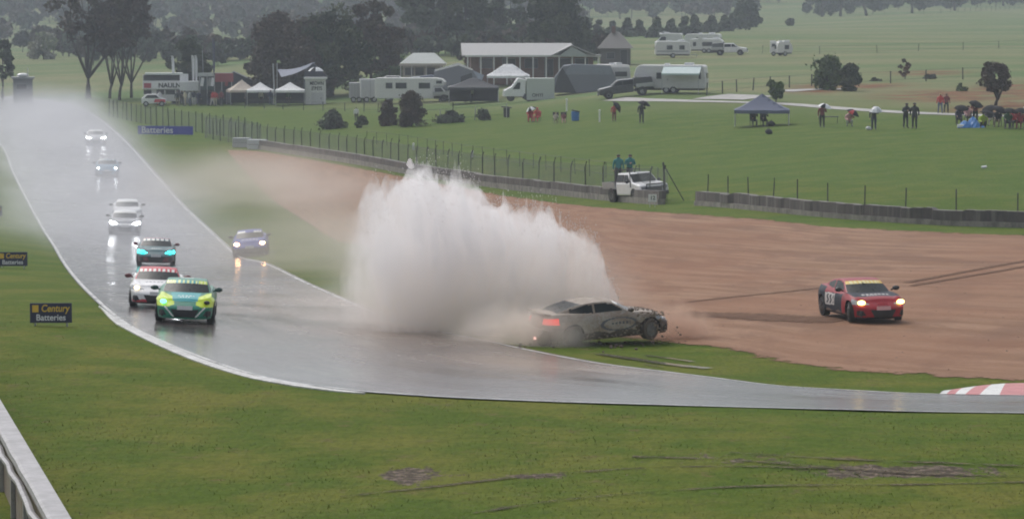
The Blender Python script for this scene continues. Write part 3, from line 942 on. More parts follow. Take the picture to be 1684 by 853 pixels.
liv = dict(mats=[M_mud, mudd, paint('dark_grey_vinyl', (.10, .10, .11), .5)], paint=p_mud, head=(M_lens, M_lens), bulb=(None, None), strip=lambda y: np.zeros(len(y)), strip_mats=[wht], tail=M_tail, tyre=mudd, rim=paint('muddy_alloy', (.16, .15, .14), .5), steer=0.35,
           mirror=mudd, trim=mudd, glass=mudg)
g = race_car('racing_car', liv)
place_car(g, 986, 565, R(25), front=False, extra=(R(2.5), R(-4.5)), lift=0.08)
# torn rear bumper, hanging plastic and clods of mud
b = MB()
b.prism([(-2.35, .10), (-2.05, .16), (-1.95, .52), (-2.20, .60), (-2.42, .34)], -.82, .55)
b.build('torn_bumper', mudd, g, bevel=.03)
b = MB(); b.box((-2.44, -.62, .36), (.03, .10, .07)); b.build('reflector', lamp('lit_rear_reflector', (1, .5, .45), 2.0), g)
b = MB(); 
b.box((-1.98, 0, 1.0), (.20, 1.25, .05), ry=.25); b.build('boot_lip', M_mud, g)
r6 = np.random.default_rng(8)
b = MB()
for _ in range(260):
    u = r6.random()
    if u < .45: x, y, z = r6.uniform(.75, 1.75), -r6.uniform(.84, .89), r6.uniform(.2, .85)
    elif u < .7: x, y, z = r6.uniform(-2.1, 1.8), -.885, .18 + abs(r6.normal(0, .10))
    elif u < .9: x, y, z = r6.uniform(.9, 2.0), r6.uniform(-.8, .5), .86
    else: x, y, z = -2.14, r6.uniform(-.8, .8), r6.uniform(.25, .7)
    if z == .86: z = float(np.interp(x, [.8, 1.2, 1.6, 2.0], [.92, .87, .80, .70]))
    q = r6.uniform(.012, .035)
    b.ball((x, y, z), (q * 1.4, q * .7, q), 5, 4)
b.build('stuck_mud', [paint('stuck_pale_mud', (0.24, 0.18, 0.135), 0.6, dirt=.3)], g)['kind'] = 'stuff'
setp(g, 'mud-caked racing coupe sliding nose first off the track into the gravel', 'racing car')
M_clod = paint('clods_of_mud', (0.15, 0.105, 0.075), 0.7)
r3 = np.random.default_rng(5)
mb = MB()
for _ in range(120):
    px = r3.uniform(850, 1130); py = 560 + (px - 850) * 0.02 + abs(r3.normal(0, 6))
    p = at(px, py); s = .012 + .06 * r3.random() ** 2.5
    mb.ball((p[0], p[1], p[2] + s * .5 + (abs(r3.normal(0, .25)) if px > 1060 else 0)), (s, s * r3.uniform(.6, 1.2), s * .7), 5, 4)
setp(mb.build('mud_clods', M_clod), 'brown clods of mud scattered round the crashing car', 'mud', kind='stuff')

# ------------------------------------------------------------------ signs beside the track
navy = paint('navy_sign_panel', (0.018, 0.020, 0.065), 0.45)
gold = paint('golden_yellow_lettering', (0.72, 0.46, 0.05), 0.5)
wlet = paint('white_lettering', (0.78, 0.78, 0.80), 0.5)
def sign_board(px, pyb, w, h, rz, label, lift=0.0):
    p = at(px, pyb)
    o = empty('advertising_sign', (p[0], p[1], p[2]), rz, label, 'sign', 'battery signs along the inside verge')
    b = MB(); b.box((0, 0, h / 2 + .10), (w, .04, h)); b.build('panel', navy, o)
    for sx in (-1, 1):
        b = MB(); b.box((sx * w * .38, .05, h * .35), (.05, .05, h * .9)); b.build('post', M_metal, o)
    b = MB(); b.box((-w * .37, -.024, .10 + h * .72), (w * .15, .008, h * .36)); b.build('logo_block', gold, o)
    word('Century', h * .50, gold, o, (w * .10, -.026, .10 + h * .72), (PI / 2, 0, 0), bold=.006, xs=w / h * .40, shear=.15)
    word('Batteries', h * .44, wlet, o, (0, -.026, .10 + h * .26), (PI / 2, 0, 0), bold=.004, xs=w / h * .45)
    return o
sign_board(84, 536, 1.22, .58, R(3), 'nearest navy sign on the grass reading Century Batteries in gold and white')
sign_board(21, 441, 1.26, .60, R(3), 'second navy battery sign further up the inside verge')
sign_board(-14, 358, 1.30, .60, R(3), 'battery sign farthest up the verge, cut by the left edge of the photo')

# ------------------------------------------------------------------ barrier in the near corner
q0 = np.array([0, 0, CAM_H]) + ray_dir(121, 853) * 58.0
q1 = np.array([0, 0, CAM_H]) + ray_dir(0, 652) * 75.8
dv = (q1 - q0); dv2 = dv[:2] / np.linalg.norm(dv[:2])
bar = empty('trackside_barrier', (q0[0], q0[1], 0), math.atan2(dv2[1], dv2[0]), 'weathered pale concrete barrier with a rounded cap in the near left corner', 'barrier')
Lb = 62.0
m = NT('weathered_pale_concrete')
ob = m.obj(); nz = m.noise(m.mapv(ob, (1, 1, 1)), 2.2, 5, 0.75); n2 = m.noise(m.mapv(ob, (6, .6, 1)), 2.0, 3, 0.6)
c = m.mix(m.ramp(nz, .3, .72), (0.40, 0.39, 0.40), (0.25, 0.24, 0.245))
c = m.mix(m.math('MULTIPLY', m.ramp(n2, .52, .70), .4), c, (0.17, 0.16, 0.16))
m.bsdf(c, 0.45, bump=nz, bstr=.35)
M_cap = m.mat
m = NT('stained_brown_panel')
nz = m.noise(m.mapv(m.obj(), (1, 1, .35)), 3.0, 5, 0.7)
m.bsdf(m.mix(m.ramp(nz, .3, .7), (0.17, 0.125, 0.10), (0.27, 0.235, 0.205)), 0.6, bump=nz, bstr=.3)
M_brown = m.mat
ztop = q0[2]; dz = (q1[2] - q0[2]) / np.linalg.norm(dv[:2])
def wall_ribbon(prof, mat, name, wav=0.0, x0=-14.0, x1=Lb, n=420, seed=1):
    r = np.random.default_rng(seed)
    xs = np.linspace(x0, x1, n)
    w1 = np.interp(xs, np.linspace(x0, x1, 60), r.normal(0, wav, 60)) if wav else 0 * xs
    b = MB(); k = len(prof); vs = []; fs = []
    for i, x in enumerate(xs):
        for (y, z, g) in prof: vs.append((x, y + w1[i] * g, z + ztop + dz * x))
    for i in range(n - 1):
        for j in range(k):
            j2 = (j + 1) % k
            fs.append((i * k + j, i * k + j2, (i + 1) * k + j2, (i + 1) * k + j))
    b.add(vs, fs)
    return b.build(name, mat, bar, smooth=False)
# local +y is to the left of the barrier, towards the viewer's side
wall_ribbon([(0.0, -.06, 0), (.03, 0, 0), (.36, 0, 1), (.42, -.03, 1), (.44, -.12, 1), (.40, -.16, 1), (.04, -.16, 0)], M_cap, 'cap', .014, seed=3)
wall_ribbon([(.05, -.165, 0), (.36, -.165, 0), (.36, -.9, 0), (.05, -.9, 0)], M_brown, 'wall_panel')
wall_ribbon([(.40, -.26, 1), (.46, -.24, 1), (.52, -.27, 1), (.52, -.33, 1), (.46, -.36, 1), (.40, -.33, 1)], M_cap, 'rub_rail', .022, seed=9)
wall_ribbon([(.365, -.42, 0), (.40, -.42, 0), (.40, -1.3, 0), (.365, -1.3, 0)], M_brown, 'lower_panel')
for k in range(0, 22):
    b = MB(); b.box((-11 + k * 3.2, .45, ztop + dz * (-11 + k * 3.2) - .80), (.14, .08, .9)); b.build('post', M_cap, bar)

# ------------------------------------------------------------------ trackside walls and fences on the far side
m = NT('tyre_wall_grey_belt')
ob = m.obj(); nz = m.noise(m.mapv(ob, (1, 1, .3)), 1.1, 5, 0.7); nh = m.noise(m.mapv(ob, (3, 3, .2)), 1.0, 3, 0.6)
se = m.n('ShaderNodeSeparateXYZ'); m.l(ob, se.inputs[0])
c = m.mix(m.ramp(nz, .3, .7), (0.065, 0.057, 0.054), (0.120, 0.102, 0.094))
c = m.mix(m.math('MULTIPLY', m.ramp(nh, .52, .66), .55), c, (0.22, 0.20, 0.18))
m.bsdf(c, 0.6, bump=nz, bstr=.3)
M_belt = m.mat
m = NT('pale_stained_concrete_base')
nz = m.noise(m.mapv(m.obj(), (1.4, 1.4, .6)), 1.5, 5, 0.7)
m.bsdf(m.mix(m.ramp(nz, .32, .68), (0.30, 0.275, 0.235), (0.15, 0.135, 0.12)), 0.6)
M_base = m.mat
M_post = paint('dark_fence_post', (0.045, 0.05, 0.045), 0.6)
m = NT('wire_netting')
lw = m.n('ShaderNodeUVMap').outputs[0]
se = m.n('ShaderNodeSeparateXYZ'); m.l(lw, se.inputs[0])
M_net_t = m
al = 0.34
nz = m.noise(m.obj(), .5, 3, .6)
m.bsdf((0.13, 0.15, 0.145), 0.6, alpha=m.mr(nz, .3, .7, .24, .46))
M_net = m.mat

def long_wall(name, pts, h, label, cat, low=.0, n=200, thick=.45, steps=0.0, seed=0):
    """pts: (px, py of the foot, height px)"""
    c2 = smooth_poly(px_line([(a, b) for a, b in pts]), n)
    r = np.random.default_rng(seed)
    o = empty(name, (c2[0, 0], c2[0, 1], float(zt(*c2[0]))), 0, label, cat)
    org = np.array([c2[0, 0], c2[0, 1], float(zt(*c2[0]))])
    t = np.gradient(c2, axis=0); t /= np.linalg.norm(t, axis=1)[:, None]
    nrm = np.stack([-t[:, 1], t[:, 0]], -1)
    z = zt(c2[:, 0], c2[:, 1])
    jit = np.repeat(r.normal(0, steps, n // 4 + 1), 4)[:n]
    def rib(a0, a1, z0, z1, mat, nm, j=None):
        vs = []; fs = []
        for i in range(n):
            for (a, zz) in ((a0, z0), (a0, z1), (a1, z1), (a1, z0)):
                q = c2[i] + nrm[i] * (a + (j[i] if j is not None and a == a0 else 0))
                vs.append((q[0] - org[0], q[1] - org[1], z[i] + zz + (j[i] * .5 if j is not None and zz == z1 else 0) - org[2]))
        for i in range(n - 1):
            for k in range(4):
                k2 = (k + 1) % 4
                fs.append((i * 4 + k, (i + 1) * 4 + k, (i + 1) * 4 + k2, i * 4 + k2))
        fs += [(0, 1, 2, 3), tuple((n - 1) * 4 + k for k in (3, 2, 1, 0))]
        MB().add(vs, fs).build(nm, mat, o)
    if low > 0:
        rib(-.06, thick - .06, -.1, low, M_base, 'base')
    rib(0, thick, low if low > 0 else -.1, h, M_belt, 'belt_facing', jit)
    return o, c2, org
wl, wc, _ = long_wall('tyre_wall', [(415,244),(517,259.5),(600,273),(673,287),(800,307),(880,317),(960,326),(1020,332),(1083,337)], .78, 'long low grey tyre wall with a pale base behind the gravel, left of the white pickup', 'wall', .34, steps=.03, seed=1)
wr, wc2, _ = long_wall('tyre_wall', [(1143,338),(1250,347),(1340,356),(1440,364),(1560,371),(1684,375),(1800,380),(1950,388)], .78, 'low dark grey tyre wall behind the gravel on the right side', 'wall', .26, steps=.05, seed=2)

def post_fence(name, c2, first, step, h, label, lean=.0, netting=True, wires=0, offset=.55, side=1, mat=None, r=.035, group=None, cat='fence', h_net=None, crook=0.0):
    t = np.gradient(c2, axis=0); t /= np.linalg.norm(t, axis=1)[:, None]
    nrm = np.stack([-t[:, 1], t[:, 0]], -1) * side
    c3 = c2 + nrm * offset
    a = np.concatenate([[0], np.cumsum(np.linalg.norm(np.diff(c3, axis=0), axis=1))])
    org = np.array([c3[0, 0], c3[0, 1], float(zt(*c3[0]))])
    o = empty(name, org, 0, label, cat, group)
    rr = np.random.default_rng(3)
    s = first; tops = []
    while s < a[-1]:
        p = np.array([np.interp(s, a, c3[:, 0]), np.interp(s, a, c3[:, 1])]); z = float(zt(*p))
        l = rr.normal(0, .03); hh = h * rr.uniform(.94, 1.06)
        b = MB(); b.tube([(0, 0, -.2), (l, 0, hh * .85), (l + crook, 0, hh)], r, 6)
        b.build('post', mat or M_post, o, loc=(p[0] - org[0], p[1] - org[1], z - org[2]))
        tops.append((p[0] - org[0], p[1] - org[1], z - org[2]))
        s += step * rr.uniform(.93, 1.07)
    if netting:
        hn = h_net or h * .92
        vs = []; fs = []
        for i in range(0, len(c3)):
            z = float(zt(*c3[i]))
            vs += [(c3[i, 0] - org[0], c3[i, 1] - org[1], z - org[2] + .05), (c3[i, 0] - org[0], c3[i, 1] - org[1], z - org[2] + hn)]
        for i in range(len(c3) - 1): fs.append((2 * i, 2 * i + 2, 2 * i + 3, 2 * i + 1))
        nb = MB().add(vs, fs).build('netting', M_net, o)
    for k in range(wires):
        zz = h * (0.25 + 0.7 * k / max(1, wires - 1))
        MB().tube([(x, y, z + zz) for x, y, z in tops], .012, 4, cap=False).build('wire', M_post, o)
    return o
post_fence('wire_fence', np.vstack([wc[:1] + (wc[0] - wc[8]) * 3, wc]), .6, 3.0, 2.15, 'tall netting fence with dark bent posts behind the left tyre wall', crook=.10, r=.045)
post_fence('wire_fence', wc2, .4, 3.05, 1.75, 'row of thin dark posts and wires behind the right tyre wall', netting=False, wires=0, r=.035)
# second line of posts further up the bank
c2 = smooth_poly(px_line([(600, 235), (680, 246), (770, 262), (870, 276), (960, 288), (1110, 306)]), 60)
post_fence('wire_fence', c2, .5, 3.4, 1.1, 'second thin line of low posts on the bank behind the netting fence', netting=False, wires=2, offset=0, r=.025)
# fence along the far left verge, in the mist
c2 = smooth_poly(px_line([(170, 192), (240, 206), (310, 217), (380, 229), (420, 238)]), 60)
post_fence('wire_fence', c2, .5, 3.0, 2.0, 'misty netting fence behind the battery banner at the far end of the straight', r=.05)
# black conical post and number board at the end of the left wall
p = at(1092, 333)
o = empty('fence_end_post', p, 0, 'dark strainer post standing at the right end of the netting fence', 'post')
b = MB(); b.tube([(0, 0, -.1), (.05, 0, .9), (-.05, 0, 2.3)], .055, 8); b.build('post_shaft', M_post, o)
b = MB(); b.tube([(.0, 0, 2.1), (1.2, .3, 0)], .03, 6); b.build('brace', M_post, o)
p = at(1073, 341)
o = empty('marker_board', p, R(8), 'small white square marker board standing at the end of the tyre wall', 'sign')
b = MB(); b.box((0, -.03, .52), (.46, .03, .42)); b.build('panel', M_plate, o)
for sx in (-1, 1):
    b = MB(); b.box((sx * .14, 0, .18), (.03, .03, .36)); b.build('leg', M_metal, o)
word('12', .30, M_black, o, (0, -.048, .52), (PI / 2, 0, 0), bold=.006)
# white crash blocks and battery banner at the far end of the gravel
p0, p1 = at(378, 242), at(436, 249)
for i, (x, w) in enumerate(((398, 30), (424, 34))):
    p = at(x, 240 + (x - 378) * .12)
    s = ppm(p)
    o = empty('barrier_block', p, R(-12), ('greyish' if i == 0 else 'pale blue-white') + ' barrier block at the left end of the tyre wall', 'barrier block', 'blocks at the left end of the tyre wall')
    b = MB(); b.prism([(-w / 2 / s, 0), (w / 2 / s, 0), (w / 2 / s * .97, .85), (-w / 2 / s * .97, .85)], -.35, .35); b.build('block', paint('pale_block_%d' % i, (.55, .58, .60) if i else (.42, .43, .44), .5), o, bevel=.06)
    b = MB(); b.box((0, -.36, .42), (w / s * .9, .02, .06)); b.build('seam', M_grey, o)
p = at(272, 223); s = ppm(p)
o = empty('advertising_banner', p, R(-14), 'long misty blue and white banner reading Batteries beyond the track', 'banner')
b = MB(); b.box((0, 0, .5), (96 / s, .06, .80)); b.build('panel', paint('misty_blue_banner', (.08, .09, .42), .5), o)
for sx in (-.45, -.15, .15, .45):
    b = MB(); b.box((96 / s * sx, .06, .35), (.08, .06, .9)); b.build('post', M_metal, o)
word('Batteries', .85, wlet, o, (-14 / s, -.04, .5), (PI / 2, 0, 0), bold=.012, xs=1.05)

# ------------------------------------------------------------------ generic boxy vehicle helpers
def window(parent, c, w, h, axis='y', sgn=-1, mat=None, frame=True, name='window'):
    """a framed pane standing 1 cm proud of a wall; axis is the wall's normal"""
    d = (w, .03, h) if axis == 'y' else (.03, w, h)
    n = Vector((0, sgn, 0)) if axis == 'y' else Vector((sgn, 0, 0))
    b = MB(); b.box(Vector(c) + n * .012, (d[0] + .08, d[1], d[2] + .08) if axis == 'y' else (d[0], d[1] + .08, d[2] + .08))
    f = b.build(name, M_grey, parent)
    b = MB(); b.box(Vector(c) + n * .032, d); b.build('pane', mat or M_glass_far, f)
    return f
def wheel(parent, x, y, r=.34, w=.24):
    b = MB(); b.tube([(x, y - w / 2, r), (x, y + w / 2, r)], r, 20)
    k = b.build('wheel', M_tyre, parent)
    sg = -1 if y < 0 else 1
    b = MB(); b.tube([(x, y + sg * w * .45, r), (x, y + sg * w * .56, r)], r * .6, 16); b.build('hub', M_metal, k)
M_cream = paint('cream_white_body', (0.68, 0.68, 0.66), 0.4, coat=.2)
M_vent = paint('white_roof_vent', (0.74, 0.75, 0.76), 0.4)

def caravan(loc, rz, L, W, H, label, group, windows=((-.2, .8),), body=None, awning=False, door=None, hitch=True, up=.45, stripe=None, mirror=1):
    """side profile rounded at the front (+x); the shown side is -y"""
    o = empty('caravan', loc, rz, label, 'caravan', group)
    a = L / 2
    prof = [(-a, up), (-a - .03, up + .9), (-a + .12, H - .12), (-a + .35, H), (a - .55, H), (a - .18, H - .30), (a, H - .9), (a + .04, up + .6), (a - .10, up)]
    b = MB(); b.prism([(x * mirror, z) for x, z in prof][::mirror], -W / 2, W / 2); b.build('body', body or M_cream, o, bevel=.09)
    b = MB(); b.box((0, 0, up - .08), (L * .92, W * .8, .16)); b.build('chassis', M_black, o)
    for y in (-W / 2 + .12, W / 2 - .12):
        for k in ((-.35, .35) if L > 5 else (0,)): wheel(o, k, y, .33)
    for k, w in windows: window(o, (k * a, -W / 2, H * .62), w, .55)
    window(o, (mirror * (a + .0), 0, H * .62), W * .6, .5, 'x', mirror)
    window(o, (-mirror * (a + .03), 0, H * .62), W * .5, .5, 'x', -mirror)
    b = MB(); b.box((-.4, 0, H + .07), (.5, .5, .16)); b.build('roof_vent', M_vent, o, bevel=.03)
    b = MB(); b.box((.25 * L, .1, H + .10), (.9, .7, .22)); b.build('air_conditioner', M_vent, o, bevel=.05)
    if stripe:
        b = MB(); b.box((0, -W / 2 - .006, up + .45), (L * .9, .012, .16)); b.build('stripe', stripe, o)
    if door is not None:
        b = MB(); b.box((door * a, -W / 2 - .012, up + .95), (.62, .024, 1.75)); d = b.build('door', M_offwhite, o)
        b = MB(); b.box((door * a + .22, -W / 2 - .04, up + .9), (.06, .03, .12)); b.build('handle', M_black, d)
    if hitch:
        b = MB(); b.tube([(mirror * a, -.4, up - .05), (mirror * (a + 1.1), 0, up - .05), (mirror * a, .4, up - .05)], .045, 6); b.build('drawbar', M_metal, o)
        b = MB(); b.tube([(mirror * (a + .9), 0, 0), (mirror * (a + .9), 0, up)], .04, 6); b.build('jockey_stand', M_metal, o)
    if awning:
        x0, x1 = awning
        b = MB()
        vs = [(x0, -W / 2, H - .15), (x1, -W / 2, H - .15), (x1 + .1, -W / 2 - 2.2, H - .75), (x0 + .1, -W / 2 - 2.2, H - .75)]
        vs += [(x, y, z - .04) for x, y, z in vs]
        b.add(vs, [(0, 3, 2, 1), (4, 5, 6, 7), (0, 1, 5, 4), (1, 2, 6, 5), (2, 3, 7, 6), (3, 0, 4, 7)])
        b.box(((x0 + x1) / 2 + .1, -W / 2 - 2.2, H - .84), (x1 - x0, .03, .16))
        aw = b.build('awning', paint('pale_aqua_canvas', (.46, .56, .55), .6), o)
        for x in (x0 + .15, x1 + .0):
            b = MB(); b.tube([(x, -W / 2 - 2.15, 0), (x, -W / 2 - 2.15, H - .8)], .025, 6); b.build('leg', M_metal, aw)
    return o

def at_s(px, py):
    p = at(px, py); return p, ppm(p)
def face_cam(p): return math.atan2(p[0], p[1]) * -1     # turn so that local -y looks at the camera

# white caravan with the awning, mid right
p, s = at_s(1104, 153)
caravan((p[0], p[1], p[2]), face_cam(p) + R(-8), 118 / s, 2.4, 46 / s, 'long white caravan with a pale aqua awning behind the dark pickup', None, windows=((-.30, .45), (.93 * .9, .22)), awning=(-.6, 118 / s / 2 - .4), door=-.12, mirror=-1)
b = MB(); b.box((0, 0, .35), (.6, .5, .7)); o = b.build('folding_table', M_offwhite, None, loc=at(1070, 153)); 
bpy.data.objects.remove(o)
# three far caravans and the two at the right
g2 = 'white caravans on the far paddock'
p, s = at_s(1106, 95); k = s
caravan(p, face_cam(p) + R(4), 58 / s, 2.3, 27 / s, 'white caravan with two dark windows nearest on the far paddock', g2, windows=((-.2, .75), (.5, .7)), stripe=M_grey)
p, s = at_s(1163, 87)
caravan(p, face_cam(p) + R(-6), 56 / s, 2.3, 23 / s, 'white caravan with one long window right of centre on the far paddock', g2, windows=((.05, 1.4), (-.7, .4)), door=-.35)
p, s = at_s(1156, 80)
caravan(p, face_cam(p) + R(-10), 60 / s, 2.4, 24 / s, 'white caravan half hidden behind two others on the far paddock', g2, windows=((-.2, .5),), mirror=-1)
p, s = at_s(1287, 92)
caravan(p, face_cam(p) + R(20), 26 / s, 2.2, 23 / s, 'small white caravan standing alone on the far paddock', g2, windows=((.2, .6),), hitch=False)
p, s = at_s(1272, 92)
o = empty('horse_float', p, face_cam(p), 'narrow white box trailer beside the lone far caravan', 'trailer')
b = MB(); b.prism([(-.5, .4), (.5, .4), (.5, 1.9), (.3, 2.1), (-.5, 2.1)], -.9, .9); b.build('body', M_white, o, bevel=.05)
window(o, (0, -.9, 1.5), .45, .35); wheel(o, 0, -.8, .3); wheel(o, 0, .8, .3)
b = MB(); b.tube([(.5, 0, .4), (1.3, 0, .4)], .04, 6); b.build('drawbar', M_metal, o)

def motorhome(loc, rz, L, W, H, label, group=None, wins=()):
    """cab at +x with a bunk over it"""
    o = empty('motorhome', loc, rz, label, 'motorhome', group)
    a = L / 2
    b = MB(); b.prism([(-a, .5), (a - 1.9, .5), (a - 1.9, 1.85), (a - .75, 1.95), (a - .60, 2.35), (a - 1.0, H - .1), (a - 1.6, H), (-a + .15, H), (-a, H - .2)], -W / 2, W / 2)
    b.build('body', M_cream, o, bevel=.07)
    b = MB(); b.prism([(a - 1.95, .45), (a, .45), (a + .03, .95), (a - .35, 1.15), (a - 1.0, 1.82), (a - 1.95, 1.84)], -W / 2 + .12, W / 2 - .12)
    cab = b.build('cab', M_white, o, bevel=.06)
    for sy in (-1, 1):
        b = MB(); y = sy * (W / 2 - .112)
        b.prism([(a - 1.75, 1.15), (a - .62, 1.15), (a - 1.05, 1.72), (a - 1.75, 1.72)], min(y, y + sy * .02), max(y, y + sy * .02)); b.build('door_window', M_glass_far, cab)
    b = MB(); b.box((a - .66, 0, 1.47), (.03, W - .5, .78), ry=-.78); b.build('windscreen', M_glass_far, cab)
    for sy in (-1, 1):
        b = MB(); b.box((a + .02, sy * (W / 2 - .35), .82), (.06, .3, .18)); b.build('headlight', M_lens, cab)
        wheel(o, a - .95, sy * (W / 2 - .2), .35); wheel(o, -a + 1.5, sy * (W / 2 - .2), .35)
    for x, w in wins: window(o, (x * a, -W / 2, 1.95), w, .6)
    window(o, (a - 1.25, -W / 2, 2.35), .6, .28)
    b = MB(); b.box((-a + .8, -W / 2 - .012, 1.35), (.6, .024, 1.6)); b.build('door', M_offwhite, o)
    b = MB(); b.box((.3, 0, H + .06), (.8, .6, .14)); b.build('roof_vent', M_vent, o, bevel=.03)
    return o
p, s = at_s(680, 169)
motorhome(p, face_cam(p) + R(-6), 124 / s, 2.3, 41 / s, 'long cream motorhome with a bunk over the cab behind the brown bush', 'motorhomes in the camping paddock', ((-.62, .7), (-.3, 1.2), (.32, 1.25)))
p, s = at_s(1100, 79)
motorhome(p, face_cam(p) + R(172), 44 / s, 2.2, 24 / s, 'small white motorhome with a high bunk behind the nearest far caravan', 'motorhomes in the camping paddock', ((0, .8),))

def box_trailer(px, py, wpx, hpx, rz, label, col, ribs=0):
    p, s = at_s(px, py)
    o = empty('box_trailer', p, face_cam(p) + rz, label, 'trailer')
    w, h = wpx / s, hpx / s
    b = MB(); b.box((0, 0, h / 2 + .25), (w, 2.2, h - .5)); b.build('body', col, o, bevel=.05)
    for i in range(ribs):
        b = MB(); b.box((-w / 2 + (i + 1) * w / (ribs + 1), -1.112, h / 2 + .25), (.05, .03, h - .6)); b.build('rib', M_grey, o)
    wheel(o, -.2 * w, -1.0, .32); wheel(o, -.2 * w, 1.0, .32); wheel(o, .2 * w, -1.0, .32); wheel(o, .2 * w, 1.0, .32)
    b = MB(); b.box((w * .3, -1.115, h / 2 + .2), (.06, .02, .3)); b.build('latch', M_black, o)
    b = MB(); b.tube([(w / 2, 0, .4), (w / 2 + 1, 0, .4)], .05, 6); b.build('drawbar', M_metal, o)
    return o
box_trailer(608, 168, 32, 38, R(5), 'grey-white box trailer left of the long motorhome', paint('dull_silver_panel', (.48, .49, .50), .5), 1)
box_trailer(586, 168, 24, 32, R(0), 'lower ribbed grey trailer at the left end of the motorhomes', paint('ribbed_grey_panel', (.40, .40, .41), .5), 4)

# ------------------------------------------------------------------ pickups and other cars
def pickup(loc, rz, label, body, group=None, L=5.2, canopy=None, bullbar=True, name='pickup', cat='pickup', tray=True):
    o = empty(name, loc, 0, label, cat, group)
    tilt_to_ground(o, rz)
    W = 1.82; a = L / 2
    b = MB()
    b.prism([(a - .05, .45), (a, .75), (a - .12, 1.02), (a - 1.15, 1.16), (-.2, 1.16), (-.75, 1.16), (-.75, .42), (a - .3, .40)], -W / 2, W / 2)
    b.build('body', body, o, bevel=.08)
    b = MB()
    for z0, z1, x0, x1, x2, x3, w0, w1 in ((1.12, 1.70, a - 1.22, -.85, a - 1.95, -.80, W / 2 - .04, W / 2 - .20),):
        vs = [(x0, -w0, z0), (x1, -w0, z0), (x3, -w1, z1), (x2, -w1, z1), (x0, w0, z0), (x1, w0, z0), (x3, w1, z1), (x2, w1, z1)]
        b.add(vs, [(0, 1, 2, 3), (7, 6, 5, 4), (0, 4, 5, 1), (3, 2, 6, 7), (0, 3, 7, 4), (1, 5, 6, 2)])
    b.build('cab', body, o, bevel=.07)
    # glass panels just proud of the cab
    def quad(pts, n, nm, mat=M_glass):
        n = Vector(n).normalized() * .018
        q = [Vector(p) + n for p in pts]; r_ = [Vector(p) for p in pts]
        bb = MB(); bb.add(q + r_, [(0, 1, 2, 3), (7, 6, 5, 4), (0, 4, 5, 1), (1, 5, 6, 2), (2, 6, 7, 3), (3, 7, 4, 0)]); bb.build(nm, mat, o)
    f0, f1 = a - 1.25, a - 1.90
    quad([(f0 - .02, -.74, 1.20), (f0 - .02, .74, 1.20), (f1 + .05, .66, 1.62), (f1 + .05, -.66, 1.62)], (.6, 0, .8), 'windscreen')
    quad([(-.83, -.66, 1.22), (-.83, .66, 1.22), (-.80, .6, 1.62), (-.80, -.6, 1.62)], (-1, 0, .05), 'rear_window')
    for sg in (1, -1):
        for (xa, xb, xc, xd, nm) in ((f0 - .22, .32, .32, f1 - .02, 'door_window'), (.24, -.72, -.70, .24, 'door_window')):
            quad([(xa, sg * (W / 2 - .045), 1.20), (xb, sg * (W / 2 - .045), 1.20), (xc, sg * (W / 2 - .165), 1.60), (xd, sg * (W / 2 - .165), 1.60)], (0, sg, .27), nm)
        b = MB(); b.box((a - .06, sg * (W / 2 - .26), .86), (.14, .36, .18)); b.build('headlight', M_lens, o, bevel=.03)
        b = MB(); b.ball((f0 - .25, sg * (W / 2 + .12), 1.22), (.07, .12, .10), 8, 6); b.build('wing_mirror', M_black, o)
        for wx in (a - .95, -a + 1.15):
            wheel(o, wx, sg * (W / 2 - .12), .37, .25)
            b = MB(); b.tube([(wx, sg * (W / 2 - .06), .40), (wx, sg * (W / 2 + .02), .40)], .44, 20); b.build('wheel_arch', M_black, o)
    b = MB(); b.box((a + .01, 0, .74), (.06, .95, .30)); b.build('grille', M_black, o)
    b = MB(); b.box((a + .05, 0, .50), (.10, W - .1, .22)); b.build('bumper', M_black if bullbar else body, o, bevel=.03)
    b = MB(); b.box((a + .11, 0, .50), (.02, .36, .11)); b.build('number_plate', M_plate, o)
    if bullbar:
        b = MB(); b.tube([(a + .08, -.62, .5), (a + .18, -.58, 1.05), (a + .18, .58, 1.05), (a + .08, .62, .5)], .04, 8); b.build('bull_bar', M_black, o)
        b = MB(); b.tube([(a - 1.3, -W / 2 - .02, .9), (a - 1.3, -W / 2 + .02, 1.9)], .03, 6); b.build('snorkel', M_black, o)
    if tray:
        b = MB(); b.box((-a + .82, 0, .84), (1.75, W, .10)); t = b.build('tray', M_metal, o)
        for sg in (1, -1):
            b = MB(); b.box((-a + .82, sg * W / 2, 1.02), (1.75, .04, .30)); b.build('side_rail', M_metal, t)
        b = MB(); b.box((-a - .06, 0, 1.02), (.04, W, .30)); b.build('tailgate', M_metal, t)
        b = MB(); b.tube([(-a + 1.62, -W / 2 + .05, .9), (-a + 1.62, -W / 2 + .1, 1.85), (-a + 1.62, W / 2 - .1, 1.85), (-a + 1.62, W / 2 - .05, .9)], .035, 8); b.build('rack', M_black, t)
    b = MB(); b.box((-a + .9, 0, .55), (1.9, .9, .25)); b.build('chassis', M_black, o)
    if canopy:
        b = MB(); b.prism([(-a, .9), (-.82, .9), (-.86, 1.80), (-a + .1, 1.72)], -W / 2, W / 2); b.build('canopy', canopy, o, bevel=.05)
    return o
p = at(1047, 331)
pk = pickup(p, R(-67), 'white recovery pickup with a black bull bar parked behind the tyre wall', M_white)
p, s = at_s(1030, 159)
pickup(p, face_cam(p) + R(184), 'dark charcoal pickup with a covered tray parked before the awning caravan', paint('charcoal_paint', (.045, .05, .06), .3, coat=.5), canopy=paint('charcoal_canopy', (.05, .055, .065), .4), bullbar=False, L=5.4)
p, s = at_s(1200, 91)
pickup(p, face_cam(p) + R(-4), 'white pickup with a dark canopy on the far paddock', M_white, canopy=paint('dark_green_grey_canopy', (.09, .10, .11), .5), bullbar=False, L=5.0)
p, s = at_s(750, 166)
